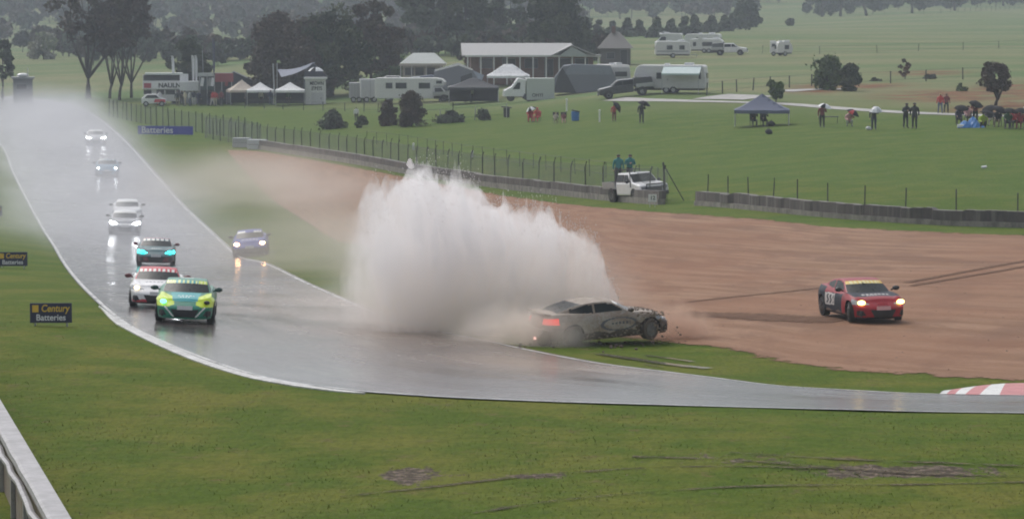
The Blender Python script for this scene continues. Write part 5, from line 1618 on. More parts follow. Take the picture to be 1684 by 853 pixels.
def tree(px, py, top, wpx, style, label, kind='tree', cat='tree', trunk=.28, clumps=26, leaves=3200, group=None, cr=.30, shape='round', bark=None, seed=None, name='tree', size=.26, spread=1.0, limbs=6, dpt=None, tr=None, hubf=None):
    p, s = at_s(px, py)
    h = (py - top) / s; w = wpx / s
    r = np.random.default_rng(seed if seed is not None else int(px * 7 + py))
    o = empty(name, (p[0], p[1], p[2] - .05), r.uniform(0, .3), label, cat, group)
    c0 = h * trunk
    cen = []; rad = []
    for i in range(clumps):
        if shape == 'cone':
            t = r.uniform(0, 1) ** 1.3; q = w / 2 * (1 - t * .9) * .75
            a = r.uniform(0, 2 * PI); cen.append((math.cos(a) * q * r.uniform(.2, 1), math.sin(a) * q * r.uniform(.2, 1), c0 + (h - c0) * t * .95)); rad.append(w * cr * (1.05 - t * .75))
        elif shape == 'dome':
            a = r.uniform(0, 2 * PI); t = r.uniform(0, 1); q = w / 2 * math.sqrt(max(0, 1 - t ** 2.2)) * .82
            k = r.uniform(.35, 1); cen.append((math.cos(a) * q * k, math.sin(a) * q * k, c0 + (h - c0) * t * .86)); rad.append(w * cr * r.uniform(.6, 1.0))
        else:
            d = r.normal(size=3); d /= np.linalg.norm(d); k = r.uniform(.25, 1) ** .6
            cen.append((d[0] * w / 2 * k * .82, d[1] * w / 2 * k * .82, (c0 + h) / 2 + d[2] * (h - c0) / 2 * k * .84)); rad.append(w * cr * r.uniform(.45, 1.0) * .8)
    cen = np.array(cen); rad = np.array(rad)
    # trunk and limbs
    b = MB(); tr = tr or max(.06, h * .022)
    lean = r.normal(0, .03, 2) * h
    hub = Vector((lean[0], lean[1], (hubf * h) if hubf else max(c0 * .9, h * .12)))
    b.tube([(0, 0, -.3), (lean[0] * .3, lean[1] * .3, hub.z * .5), hub], [tr * 1.35, tr, tr * .85], 8)
    b.tube([hub, hub + Vector((lean[0] * .3, 0, (h - c0) * .35)), hub + Vector((lean[0] * .5, 0, (h - c0) * .75))], [tr * .8, tr * .5, tr * .15], 6)
    t_o = b.build('trunk', bark or M_bark, o, smooth=True)
    forks = []
    if hubf:
        for k in range(4):
            an_ = PI * (k * .55 + .05) + r.uniform(-.3, .3)
            e = hub + Vector((math.cos(an_) * w * r.uniform(.16, .30), math.sin(an_) * w * .16, h * r.uniform(.22, .36)))
            mdl = hub.lerp(e, .5) + Vector((0, 0, -.02 * h))
            bb = MB(); bb.tube([hub - Vector((0, 0, .03 * h)), mdl, e], [tr * .75, tr * .6, tr * .42], 7); bb.build('limb', bark or M_bark, o, smooth=True)
            forks.append(e); forks.append(mdl)
    for i in r.choice(len(cen), min(limbs, len(cen)), replace=False):
        e = Vector(cen[i]); st = hub + Vector((0, 0, r.uniform(0, .25) * (h - c0)))
        if forks: st = min(forks, key=lambda q: (q - e).length)
        m_ = (st + e) / 2 + Vector((0, 0, -.05 * h))
        bb = MB(); bb.tube([st, m_ + Vector(r.normal(0, .02 * h, 3)), e], [tr * .42, tr * .25, tr * .08], 5)
        bb.build('limb', bark or M_bark, o, smooth=True)
    rad = rad * r.uniform(.65, 1.2, len(rad))
    q, k = leaf_quads(cen, rad, leaves, size, r)
    q2, k2 = leaf_quads(cen, rad * 1.45, leaves // 7, size * .8, r)
    q = np.concatenate([q, q2]); k = np.concatenate([k, k2])
    me = bpy.data.meshes.new('crown')
    n = len(q)
    me.vertices.add(n * 4); me.vertices.foreach_set('co', q.reshape(-1).astype(np.float32))
    me.loops.add(n * 4); me.loops.foreach_set('vertex_index', np.arange(n * 4, dtype=np.int32))
    me.polygons.add(n); me.polygons.foreach_set('loop_start', (np.arange(n) * 4).astype(np.int32))
    for mt in LF[style]: me.materials.append(mt)
    cm = r.random(len(cen)) < .42
    me.polygons.foreach_set('material_index', cm[k].astype(np.int32))
    me.update(calc_edges=True)
    c = bpy.data.objects.new('crown', me); C.objects.link(c); c.parent = o
    return o

G_P = 'trees round the camping paddock'
tree(145, 163, -45, 150, 'brown', 'tall sparse gum with a dark forked trunk at the left', trunk=.42, clumps=70, leaves=3000, group=G_P, cr=.11, tr=.30, limbs=26, size=.30, hubf=.20)
for px, py, tp, w, l in ((180, 162, 5, 70, 'slim bare-limbed tree just right of the forked gum'), (196, 165, -20, 80, 'middle slim tree of the clump left of the double-deck truck'), (216, 161, -30, 95, 'rightmost slim tree of the clump left of the double-deck truck')):
    tree(px, py, tp, w, 'brown', l, trunk=.36, clumps=40, leaves=2200, group=G_P, cr=.15, tr=.17, limbs=18, size=.28, hubf=.16)
tree(312, 158, 58, 84, 'dark', 'dark domed evergreen rising behind the double-deck truck', trunk=.08, shape='dome', clumps=40, leaves=6500, group=G_P, cr=.17)
tree(462, 160, 12, 150, 'brown', 'huge dark brown tree above the left gazebos', trunk=.10, shape='dome', clumps=60, leaves=12000, group=G_P, cr=.15)
tree(545, 158, 0, 150, 'dark', 'huge dark evergreen in the middle of the great tree clump', trunk=.08, shape='dome', clumps=60, leaves=12000, group=G_P, cr=.15)
tree(506, 161, 16, 120, 'brown', 'brown tree filling the gap between the two largest dark crowns', trunk=.06, shape='dome', clumps=60, leaves=11000, group=G_P, cr=.15)
tree(612, 150, -10, 118, 'brown', 'tall dark tree at the right of the great tree clump', trunk=.10, clumps=50, leaves=9000, group=G_P, cr=.17)
tree(692, 92, -38, 88, 'grey', 'grey gum directly behind the cottage', trunk=.2, clumps=34, leaves=3200, group=G_P, cr=.18, size=.38)
tree(762, 88, -40, 96, 'dark', 'dark grey tree behind the left end of the clubhouse roof', trunk=.12, clumps=40, leaves=4800, group=G_P, cr=.18, size=.38)
tree(832, 82, -32, 80, 'grey', 'grey gum behind the middle of the clubhouse roof', trunk=.2, clumps=34, leaves=3200, group=G_P, cr=.18, size=.38)
tree(912, 98, -46, 118, 'dark', 'dark pine behind the right end of the clubhouse', trunk=.06, clumps=60, leaves=9000, group=G_P, cr=.17, shape='dome', size=.34)
tree(965, 100, 30, 44, 'dark', 'small dark pine between the clubhouse and the shed', trunk=.06, clumps=26, leaves=2600, group=G_P, cr=.2, shape='cone')
tree(4, 160, 58, 52, 'grey', 'grey-green tree cut by the left edge of the photo', trunk=.2, clumps=24, leaves=2600, group=G_P, cr=.2)
tree(72, 98, 54, 56, 'pale', 'pale blossoming tree in the mist at the left', trunk=.10, clumps=22, leaves=1800, group=G_P, cr=.2, shape='dome', size=.4)
tree(640, 132, 82, 60, 'green', 'light green bush left of the cottage', name='shrub', cat='shrub', trunk=.05, clumps=24, leaves=2600, cr=.2, shape='dome')
tree(777, 128, 70, 66, 'red', 'bare reddish tree in front of the left end of the clubhouse', trunk=.2, clumps=24, leaves=1500, cr=.18, limbs=12, size=.18, tr=.14)
tree(812, 128, 82, 40, 'red', 'smaller bare reddish tree beside the clubhouse verandah', trunk=.2, clumps=16, leaves=700, cr=.18, limbs=10, size=.18, tr=.10)
GH = 'dark conifers of the hedge row on the hill'
hx = [(985, 62, 28, 26), (1008, 62, 26, 28), (1032, 61, 30, 26), (1052, 60, 26, 26), (1080, 62, 34, 28), (1103, 60, 28, 26), (1126, 58, 32, 26), (1143, 56, 30, 26), (1170, 54, 26, 30), (1192, 52, 27, 28)]
hl = ['leftmost conifer of the hedge row, above the shed roof', 'second conifer from the left in the hedge row', 'third conifer of the hedge row, just right of the shed', 'low fourth conifer of the hedge row', 'tall conifer above the left far motorhome', 'conifer above the left far caravans', 'taller pointed conifer above the middle far caravans', 'conifer just right of the taller pointed one', 'broad dark conifer next but one to the big dark bush', 'dark conifer touching the big dark bush on the hill']
for (px, py, hh, w), l in zip(hx, hl):
    tree(px, py, py - hh, w * 1.25, 'grey', l, trunk=.04, clumps=22, leaves=1500, group=GH, cr=.26, shape='cone', size=.42, limbs=3)
tree(1226, 50, -2, 56, 'dark', 'big dark rounded tree at the right end of the hedge row', trunk=.05, clumps=40, leaves=4200, cr=.2, shape='dome', size=.42)
tree(1298, 43, 30, 20, 'dark', 'lone low bush on the open hillside', name='shrub', cat='shrub', trunk=.04, clumps=10, leaves=500, cr=.25, shape='dome', size=.4, limbs=3)
GT = 'hazy gums along the top of the hill'
for px, py, tp, w, l in ((1352, 28, -30, 40, 'leftmost hazy gum on the hilltop at the right'), (1382, 27, -40, 44, 'second hazy gum on the hilltop at the right'), (1425, 26, -34, 50, 'darker hazy gum on the hilltop right of the pair'), (1500, 22, -26, 50, 'hazy gum near the middle of the hilltop trees'), (1570, 18, -30, 60, 'broad hazy gum on the hilltop towards the right edge'), (1650, 10, -36, 60, 'hazy gum at the right edge of the hilltop')):
    tree(px, py, tp, w, 'grey' if px != 1425 else 'dark', l, trunk=.30, clumps=20, leaves=1500, group=GT, cr=.2, size=.55, tr=.35, limbs=8)
tree(1362, 148, 90, 66, 'green', 'pale green round bush on the paddock slope', name='shrub', cat='shrub', trunk=.04, clumps=40, leaves=4500, cr=.2, shape='dome', size=.17)
tree(1396, 150, 102, 46, 'dark', 'dark bush overlapping the pale green one', name='shrub', cat='shrub', trunk=.04, clumps=34, leaves=3800, cr=.2, shape='dome', size=.17)
tree(1488, 130, 96, 26, 'red', 'small sparse reddish sapling behind the farm fence', trunk=.1, clumps=14, leaves=420, cr=.2, size=.16, tr=.05)
tree(1637, 174, 92, 62, 'brown', 'brown leafy tree with a bare trunk on the red bank', hubf=.16, trunk=.22, clumps=40, leaves=4200, cr=.19, size=.15, tr=.14, limbs=10)
tree(1582, 150, 132, 18, 'green', 'small scrubby bush left of the brown bank tree', name='shrub', cat='shrub', trunk=.04, clumps=10, leaves=400, cr=.25, shape='dome', size=.14)
tree(1276, 168, 126, 40, 'green', 'upright green bush behind the slate blue gazebo', name='shrub', cat='shrub', trunk=.04, clumps=28, leaves=2600, cr=.2, size=.15)
tree(676, 208, 146, 50, 'brown', 'dark brown domed bush in front of the motorhome', name='shrub', cat='shrub', trunk=.02, clumps=50, leaves=7000, cr=.2, shape='dome', size=.12)
tree(638, 207, 158, 36, 'brown', 'smaller brown bush left of the domed one', name='shrub', cat='shrub', trunk=.02, clumps=34, leaves=3800, cr=.22, shape='dome', size=.12)
tree(548, 212, 180, 54, 'grey', 'low olive shrub left of the brown bushes', name='shrub', cat='shrub', trunk=.02, clumps=30, leaves=2800, cr=.2, shape='dome', size=.12)
tree(595, 210, 189, 24, 'dark', 'small black-green bush between the olive shrub and the brown bushes', name='shrub', cat='shrub', trunk=.02, clumps=16, leaves=1400, cr=.24, shape='dome', size=.11)
tree(740, 202, 182, 56, 'grey', 'low scrub behind the pale posts right of the brown bushes', name='shrub', cat='shrub', trunk=.02, clumps=26, leaves=1500, cr=.18, shape='dome', size=.13)
tree(795, 198, 180, 40, 'grey', 'sparse low scrub further right behind the pale posts', name='shrub', cat='shrub', trunk=.02, clumps=18, leaves=800, cr=.18, shape='dome', size=.13)
for i, (px, py, hh, w) in enumerate(((1440, 132, 6, 60), (1530, 128, 7, 80), (1270, 140, 6, 70))):
    tree(px, py + 2, py + 2 - hh, w * .4, 'grey', ('low weedy clump along the farm fence, ' + ('middle', 'right', 'left')[i] + ' of three'), name='shrub', cat='shrub', trunk=.02, clumps=12, leaves=500, cr=.15, shape='dome', size=.14, limbs=2)

# the far wood on the valley side: one mass
def far_wood(name, spots, style, label, seed, size=1.0, nl=420, barkm=M_bark):
    r = np.random.default_rng(seed)
    Q = []; K = []; tb = MB()
    for (px, py, hp, wp) in spots:
        p, s = at_s(px, py)
        h, w = hp / s, wp / s
        nc = 14
        d = r.normal(size=(nc, 3)); d /= np.linalg.norm(d, axis=1)[:, None]
        cen = np.array([p[0], p[1], p[2] + h * .60]) + d * np.array([w * .36, w * .36, h * .32]) * r.uniform(.3, 1, (nc, 1))
        q, k = leaf_quads(cen, np.full(nc, w * .19), nl, size, r)
        Q.append(q); K.append(r.integers(0, len(LF[style]), nc)[k])
        for _ in range(2):
            a = r.uniform(-.15, .15, 2) * w
            tb.tube([(p[0] + a[0] * .3, p[1], p[2] - .5), (p[0] + a[0], p[1] + a[1], p[2] + h * .75)], [h * .016, h * .006], 5)
    q = np.concatenate(Q); k = np.concatenate(K); n = len(q)
    tv = np.array(tb.v, np.float32); nt = len(tv)
    me = bpy.data.meshes.new(name)
    allv = [tuple(v) for v in q.reshape(-1, 3)] + [tuple(v) for v in tv]
    fs = [(4 * i, 4 * i + 1, 4 * i + 2, 4 * i + 3) for i in range(n)] + [tuple(4 * n + j for j in f) for f in tb.f]
    me.from_pydata(allv, [], fs)
    for mt in LF[style]: me.materials.append(mt)
    me.materials.append(barkm)
    me.polygons.foreach_set('material_index', np.concatenate([k, np.full(len(tb.f), len(LF[style]))]).astype(np.int32))
    me.update()
    o = bpy.data.objects.new(name, me); C.objects.link(o)
    return setp(o, label, 'wood', kind='stuff')
r4 = np.random.default_rng(21)
spots = []
for i in range(60):
    px = -130 + 560 * (i + r4.uniform(-.5, .5)) / 60
    if -20 < px < 60 and i % 3: continue
    spots.append((px, 98 + r4.normal(0, 7) - (12 if 0 < px < 130 else 0), r4.uniform(26, 48), r4.uniform(26, 44)))
for i in range(44):
    spots.append((620 + 380 * (i + r4.uniform(-.5, .5)) / 44, 92 + r4.normal(0, 5), r4.uniform(26, 44), r4.uniform(26, 40)))
for py, n, h0, w0 in ((72, 34, 40, 48), (58, 40, 46, 46), (44, 46, 44, 44), (30, 56, 40, 42), (18, 60, 36, 38), (6, 64, 32, 36), (-8, 64, 28, 34), (-24, 60, 26, 32), (-42, 60, 24, 30), (-62, 56, 22, 30)):
    for i in range(n):
        px = -140 + (1440 if py < 40 else 1110) * (i + r4.uniform(-.45, .45)) / n
        if py > 60 and 20 < px < 120: continue
        if py > 15 and px > 1230: continue
        if r4.random() < .10: continue
        if px > 980 and py > 40: continue
        spots.append((px, py + r4.normal(0, 4), h0 * r4.uniform(.7, 1.2), w0 * r4.uniform(.7, 1.3)))
far_wood('woodland', spots[::2], 'grey', 'hazy grey-green wood covering the far valley side', 31, size=.95, nl=260)
far_wood('woodland', spots[1::2], 'brown', 'hazy brownish bare trees mixed through the far wood', 32, size=.85, nl=240, barkm=M_barkp)
spots = [(1330 + i * 17 + r4.normal(0, 5), 27 - i * .9 + r4.normal(0, 2), r4.uniform(14, 26), r4.uniform(18, 30)) for i in range(22) if i not in (5, 9)] + [(1335 + i * 11.5 + r4.normal(0, 5), 17 - i * .45 + r4.normal(0, 2), r4.uniform(14, 26), r4.uniform(18, 34)) for i in range(36)] + [(1330 + i * 14 + r4.normal(0, 6), 4 - i * .7 + r4.normal(0, 3), r4.uniform(24, 40), r4.uniform(24, 40)) for i in range(30)]
far_wood('woodland', spots, 'dark', 'hazy dark wood along the hilltop at the right', 33, size=.8, nl=350)

# ------------------------------------------------------------------ people
def skin_mesh(J, bones):
    """J: name -> (pos, radius); bones: list of (a, b)"""
    names = list(J); idx = {n: i for i, n in enumerate(names)}
    me = bpy.data.meshes.new('tmp'); me.from_pydata([J[n][0] for n in names], [(idx[a], idx[b]) for a, b in bones], [])
    o = bpy.data.objects.new('tmp', me); C.objects.link(o)
    md = o.modifiers.new('s', 'SKIN'); md.use_smooth_shade = True
    for i, n in enumerate(names):
        rr = J[n][1]; rr = rr if isinstance(rr, tuple) else (rr, rr)
        me.skin_vertices[0].data[i].radius = rr
        me.skin_vertices[0].data[i].use_root = (n == 'pelvis')
    ss = o.modifiers.new('d', 'SUBSURF'); ss.levels = 1; ss.render_levels = 1
    dg = bpy.context.evaluated_depsgraph_get(); dg.update()
    out = bpy.data.meshes.new_from_object(o.evaluated_get(dg))
    bpy.data.objects.remove(o)
    return out
def pose(kind):
    J = {}
    sit = kind in ('sit', 'crouch')
    hp = {'sit': .52, 'crouch': .34}.get(kind, .94)
    ln = {'walk': .06, 'sit': .05, 'crouch': .22, 'huddle': .10}.get(kind, .02)
    def f(t): return -ln * t
    J['pelvis'] = ((0, 0, hp), (.155, .12))
    J['waist'] = ((0, f(.3), hp + .20), (.145, .11))
    J['chest'] = ((0, f(.8), hp + .42), (.18, .13))
    J['neck'] = ((0, f(1.2), hp + .58), (.065, .065))
    J['head'] = ((0, f(1.5) - .01, hp + .68), (.085, .095))
    J['crown'] = ((0, f(1.5) - .01, hp + .77), (.07, .08))
    b = [('pelvis', 'waist'), ('waist', 'chest'), ('chest', 'neck'), ('neck', 'head'), ('head', 'crown')]
    for s, n in ((-1, 'l'), (1, 'r')):
        J['sh' + n] = ((s * .19, f(.9), hp + .48), (.075, .075))
        up = kind in ('brolly', 'sit', 'crouch') and n == 'r'
        if up:
            J['el' + n] = ((s * .26, f(.9) - .12, hp + .26), (.055, .055)); J['wr' + n] = ((s * .14, f(.9) - .28, hp + .44), (.036, .036)); J['ha' + n] = ((s * .13, f(.9) - .30, hp + .51), (.034, .022))
        elif sit:
            J['el' + n] = ((s * .25, f(.9) - .08, hp + .24), (.055, .055)); J['wr' + n] = ((s * .14, f(.9) - .30, hp + .16), (.036, .036)); J['ha' + n] = ((s * .11, f(.9) - .37, hp + .15), (.034, .022))
        elif kind == 'huddle':
            J['el' + n] = ((s * .25, f(.9) + .0, hp + .22), (.06, .06)); J['wr' + n] = ((s * .06, f(.9) - .17, hp + .30), (.038, .038)); J['ha' + n] = ((s * .01, f(.9) - .19, hp + .31), (.034, .022))
        else:
            k = .14 if (kind == 'walk' and n == 'r') else (-.10 if kind == 'walk' else .02)
            J['el' + n] = ((s * .25, f(.9) + k * .5, hp + .20), (.055, .055)); J['wr' + n] = ((s * .25, f(.9) - k, hp - .03), (.036, .036)); J['ha' + n] = ((s * .25, f(.9) - k - .01, hp - .11), (.034, .022))
        b += [('chest', 'sh' + n), ('sh' + n, 'el' + n), ('el' + n, 'wr' + n), ('wr' + n, 'ha' + n)]
        J['hip' + n] = ((s * .095, 0, hp - .06), (.095, .10))
        if kind == 'sit':
            J['kn' + n] = ((s * .13, -.44, hp + .02), (.068, .068)); J['an' + n] = ((s * .13, -.46, .09), (.045, .05)); J['to' + n] = ((s * .14, -.62, .045), (.045, .035))
        elif kind == 'crouch':
            J['kn' + n] = ((s * .16, -.36, .48), (.068, .068)); J['an' + n] = ((s * .14, -.10, .09), (.045, .05)); J['to' + n] = ((s * .15, -.27, .045), (.045, .035))
        else:
            st = (.16 if n == 'l' else -.16) if kind == 'walk' else (.02 if n == 'l' else -.02)
            J['kn' + n] = ((s * .10, st * .6 - .03, .50), (.066, .066)); J['an' + n] = ((s * .11, st, .09), (.045, .05)); J['to' + n] = ((s * .12, st - .17, .045), (.045, .035))
        b += [('pelvis', 'hip' + n), ('hip' + n, 'kn' + n), ('kn' + n, 'an' + n), ('an' + n, 'to' + n)]
    return J, b
_PM = {}
def person_mesh(kind):
    if kind in _PM: return _PM[kind]
    J, bones = pose(kind)
    me = skin_mesh(J, bones)
    V = [tuple(v.co) for v in me.vertices]; Fc = [tuple(p.vertices) for p in me.polygons]
    seg = [(np.array(J[a][0]), np.array(J[b_][0]), a, b_) for a, b_ in bones]
    mi = []
    for f in Fc:
        c = np.mean([V[i] for i in f], axis=0)
        best = None
        for a, b_, na, nb in seg:
            t = np.clip(np.dot(c - a, b_ - a) / max(1e-9, np.dot(b_ - a, b_ - a)), 0, 1)
            d = np.linalg.norm(c - a - t * (b_ - a)) / (J[na][1][0] + .02)
            if best is None or d < best[0]: best = (d, na, nb)
        na, nb = best[1], best[2]
        if nb in ('head', 'crown', 'har', 'hal'): k = 0
        elif nb[:2] in ('to',): k = 3
        elif nb[:2] in ('kn', 'an', 'hi'): k = 2
        else: k = 1
        mi.append(k)
    mb = MB(); mb.v = V; mb.f = Fc; mb.m = mi
    # fingers and thumb, rooted in each palm; nose, ears and eyes
    for s, n in ((-1, 'l'), (1, 'r')):
        w = Vector(J['wr' + n][0]); h = Vector(J['ha' + n][0]); d = (h - w).normalized()
        a = d.cross(Vector((s * 1.0, .2, 0))).normalized()
        if a.length < .1: a = Vector((0, 1, 0))
        side = a; curl = d.cross(a) * s
        for i, L in enumerate((.062, .074, .070, .052)):
            o = h + side * (.024 - i * .016)
            mb.tube([o - d * .01, o + d * L * .55, o + d * L * .85 + curl * L * .35], [.009, .008, .0065], 5, 0)
        o = h - d * .03 + side * .026
        mb.tube([o, o + side * .028 + d * .018, o + side * .034 + d * .045], [.011, .009, .007], 5, 0)
    hd = Vector(J['head'][0])
    mb.tube([hd + Vector((0, -.085, .055)), hd + Vector((0, -.112, .025)), hd + Vector((0, -.09, .012))], [.008, .016, .010], 6, 0)
    for s in (-1, 1):
        mb.ball(hd + Vector((s * .088, 0, .03)), (.012, .022, .032), 6, 5, 0)
        mb.ball(hd + Vector((s * .034, -.088, .048)), (.014, .010, .009), 6, 5, 4)
    mb.box(hd + Vector((0, -.092, -.018)), (.044, .012, .009), 4)
    o = mb.build('tmp', [M_black] * 5, smooth=True)
    me = o.data; bpy.data.objects.remove(o)
    # hair and a hood as separate meshes
    hb = MB(); hb.ball(hd + Vector((0, .018, .062)), (.098, .108, .088), 12, 8)
    ho = hb.build('tmp', [M_black], smooth=True); hm = ho.data; bpy.data.objects.remove(ho)
    _PM[kind] = (me, hm, J)
    return _PM[kind]
M_skin = paint('skin', (.52, .33, .25), .5, dirt=.05); M_eye = paint('dark_features', (.06, .03, .03), .4); M_shoe = paint('dark_shoes', (.03, .03, .03), .5)
CL = {k: paint(k + '_clothing', v, .7, dirt=.15) for k, v in dict(black=(.022, .023, .027), charcoal=(.05, .052, .06), navy=(.025, .032, .075), red=(.50, .045, .05), pink=(.62, .34, .36), white=(.66, .66, .65), teal=(.03, .20, .20), lime=(.50, .66, .06), blue=(.05, .16, .42), maroon=(.20, .035, .045), denim=(.10, .13, .20), cream=(.52, .47, .36), green=(.05, .12, .06), khaki=(.20, .17, .11)).items()}
HAIR = {k: paint(k + '_hair', v, .6) for k, v in dict(dark=(.03, .022, .018), brown=(.09, .055, .03), fair=(.35, .25, .13)).items()}
def person(px, py, kind, top, legs, hair, label, group, rz=0.0, sc_=1.0, hood=None, loc=None, hat=None):
    p = at(px, py) if loc is None else loc
    me, hm, J = person_mesh(kind)
    o = empty('person', (p[0], p[1], p[2]), face_cam(p) + rz, label, 'person', group)
    o.scale = (sc_ * 1.18, sc_ * 1.18, sc_)
    b = bpy.data.objects.new('body', me); C.objects.link(b); b.parent = o
    for i, m_ in enumerate((M_skin, CL[top], CL[legs], M_shoe, M_eye)):
        b.material_slots[i].link = 'OBJECT'; b.material_slots[i].material = m_
    h = bpy.data.objects.new('hood' if hood else 'hair', hm); C.objects.link(h); h.parent = o
    h.material_slots[0].link = 'OBJECT'; h.material_slots[0].material = CL[hood] if hood else HAIR[hair]
    return o, p, J
GS = 'spectators on the grass bank'
def hand_pt(o, J, s=1.0):
    return o.matrix_basis @ Vector(J['har'][0])
def brolly(o, J, r, cols, label, tilt=(0, 0), pole=.75, h=.28, group='umbrellas of the spectators'):
    q = Matrix.LocRotScale(o.location, o.rotation_euler, o.scale) @ Vector(J['har'][0])
    return umbrella((q.x, q.y, q.z), r, cols, label, tilt=tilt, pole=pole, h=h, group=group)

o, p, J = person(1055, 203, 'brolly', 'black', 'charcoal', 'dark', 'person in black standing alone under a tilted black umbrella', GS)
brolly(o, J, .58, [U_blk], 'black umbrella held by the lone standing person in black', (.15, .3), .45)
o, p, J = person(1352, 210, 'brolly', 'maroon', 'black', 'brown', 'person in dark maroon under a white and black umbrella right of the blue gazebo', GS)
brolly(o, J, .55, [U_wht, U_wht, U_blk], 'white and black umbrella held by the person in maroon', (.1, .25), .40)
o, p, J = person(1397, 208, 'crouch', 'pink', 'white', 'dark', 'person in pink and white crouching under a black umbrella', GS, sc_=1.05)
brolly(o, J, .55, [U_blk, U_blk, U_red], 'black umbrella with a red panel over the crouching person in pink', (.2, .5), .42)
o, p, J = person(1437, 214, 'brolly', 'black', 'navy', 'dark', 'person in black holding a see-through umbrella with a white rim', GS)
brolly(o, J, .50, [U_clr, U_wht], 'pale see-through umbrella over the person in black', (.1, .0), .30, .40)
tree_p = None
o, p, J = person(1489, 211, 'huddle', 'charcoal', 'black', 'dark', 'left of two tall people in dark clothes standing close together', GS, rz=.5, hood='black', sc_=1.05)
o, p, J = person(1504, 212, 'stand', 'black', 'black', 'dark', 'right of two tall people in dark clothes standing close together, hooded', GS, rz=-.3, hood='charcoal', sc_=1.08)
o, p, J = person(1546, 187, 'walk', 'red', 'denim', 'fair', 'left walker in a red top and pale trousers on the path', GS, rz=.3, sc_=.95)
o, p, J = person(1556, 186, 'walk', 'maroon', 'black', 'brown', 'right walker in maroon and black on the path', GS, rz=.2, sc_=.92)
# seated crowd at the right edge
G2 = 'seated group at the right edge of the bank'
def camp_chair(px, py, rz, label, col, group='camp chairs on the bank', loc=None):
    p = at(px, py)
    o = empty('camp_chair', p, face_cam(p) + rz, label, 'chair', group)
    b = MB(); b.box((0, 0, .42), (.52, .46, .03)); b.build('seat', col, o)
    b = MB(); b.box((0, .26, .70), (.52, .03, .50), rx=-.2); b.build('backrest', col, o)
    for sx in (-1, 1):
        for sy in (-1, 1):
            b = MB(); b.tube([(sx * .25, sy * .22, 0), (sx * .25, sy * .18, .42)], .015, 5); b.build('leg', M_black, o)
    return p
C_chb = paint('black_chair_fabric', (.03, .03, .035), .7); C_chr = paint('red_chair_fabric', (.45, .04, .04), .7); C_chu = paint('blue_chair_fabric', (.04, .14, .36), .7)
seated = [
 (1578, 206, 'sit', 'navy', 'black', 'person in navy seated at the left end of the huddled group', U_blk, 'black umbrella at the left end of the huddled group'),
 (1592, 203, 'sit', 'pink', 'charcoal', 'person in a pink top seated behind the blue tarpaulin', None, None),
 (1604, 204, 'huddle', 'maroon', 'black', 'person in maroon standing bent behind the blue tarpaulin', U_blk, 'black umbrella right behind the blue tarpaulin'),
 (1616, 211, 'crouch', 'lime', 'black', 'person in a lime yellow vest crouching among black umbrellas', U_blk, 'black umbrella over the person in lime yellow'),
 (1628, 207, 'sit', 'charcoal', 'cream', 'person in charcoal and cream seated right of the lime vest', U_blk, 'black umbrella just right of the lime vest'),
 (1641, 209, 'sit', 'black', 'khaki', 'person in black and khaki seated in the middle of the umbrellas', U_blk, 'black umbrella left of the gap in the group'),
 (1658, 212, 'sit', 'green', 'black', 'person in dark green seated beside the red jackets', U_blk, 'black umbrella left of the red jackets'),
 (1668, 211, 'sit', 'red', 'black', 'left person in a red jacket near the right edge', None, None),
 (1678, 212, 'sit', 'red', 'maroon', 'right person in a red jacket at the very edge of the photo', U_blk, 'black umbrella behind the right red jacket'),
 (1690, 209, 'huddle', 'white', 'navy', 'person in white half out of the photo at the right edge', None, None)]
for px, py, kd, tp, lg, lab, um, ul in seated:
    o, p, J = person(px, py, kd, tp, lg, 'dark', lab, G2, rz=r4.uniform(-.5, .5))
    if kd == 'sit': camp_chair(px, py - 1, float(r4.uniform(-.3, .3)), 'camp chair of the ' + lab.split(' seated')[0].split(' near')[0].split(' at the very')[0], C_chb)
    if um: brolly(o, J, .58, [um], ul, (float(r4.uniform(-.1, .4)), float(r4.uniform(-.4, .4))), .45, .22)
p = at(1597, 210)
b = MB(); n = 18; vs = []; fs = []
for i in range(n + 1):
    for j in range(n + 1):
        u, v = i / n * 2 - 1, j / n * 2 - 1
        z = .85 * max(0, 1 - abs(u) ** 1.6) * max(0, 1 - abs(v) ** 1.8) * (.75 + .25 * math.sin(u * 7 + v * 3)) + .05 * math.sin(u * 15) * math.cos(v * 11)
        vs.append((u * 1.0, v * .6, max(.01, z)))
for i in range(n):
    for j in range(n): fs.append((i * (n + 1) + j, (i + 1) * (n + 1) + j, (i + 1) * (n + 1) + j + 1, i * (n + 1) + j + 1))
o = empty('tarpaulin', p, face_cam(p), 'bright blue tarpaulin heaped over chairs at the left of the huddled group', 'tarpaulin')
b.add(vs, fs).build('sheet', paint('bright_blue_tarpaulin', (.02, .17, .48), .4), o)
b = MB(); b.box((-.75, -.35, .12), (.5, .3, .24)); b.build('white_bag', M_white, o, bevel=.05)
# under the slate gazebo
G3 = 'people under the slate blue gazebo'
for px, py, kd, tp, lg, l in ((1239, 208, 'sit', 'black', 'charcoal', 'left seated person in black under the slate blue gazebo'), (1256, 208, 'sit', 'charcoal', 'black', 'right seated person in charcoal under the slate blue gazebo')):
    person(px, py, kd, tp, lg, 'dark', l, G3, rz=.2, hood='black'); camp_chair(px, py - 1, .2, 'camp chair of the ' + l, C_chb)
def lump(px, py, w, h, label, col, name, cat, rz=0.0):
    p, s = at_s(px, py)
    o = empty(name, p, face_cam(p) + rz, label, cat)
    b = MB(); b.ball((0, 0, h / s / 2), (w / s / 2, w / s / 3, h / s / 2), 12, 8).ball((w / s * .25, 0, h / s * .35), (w / s * .3, w / s * .25, h / s * .35), 10, 6); b.build('bag_body', col, o, smooth=True)
    b = MB(); b.tube([(-w / s * .2, 0, h / s * .9), (0, 0, h / s * 1.15), (w / s * .2, 0, h / s * .9)], .02, 5); b.build('strap', M_black, o)
    return o
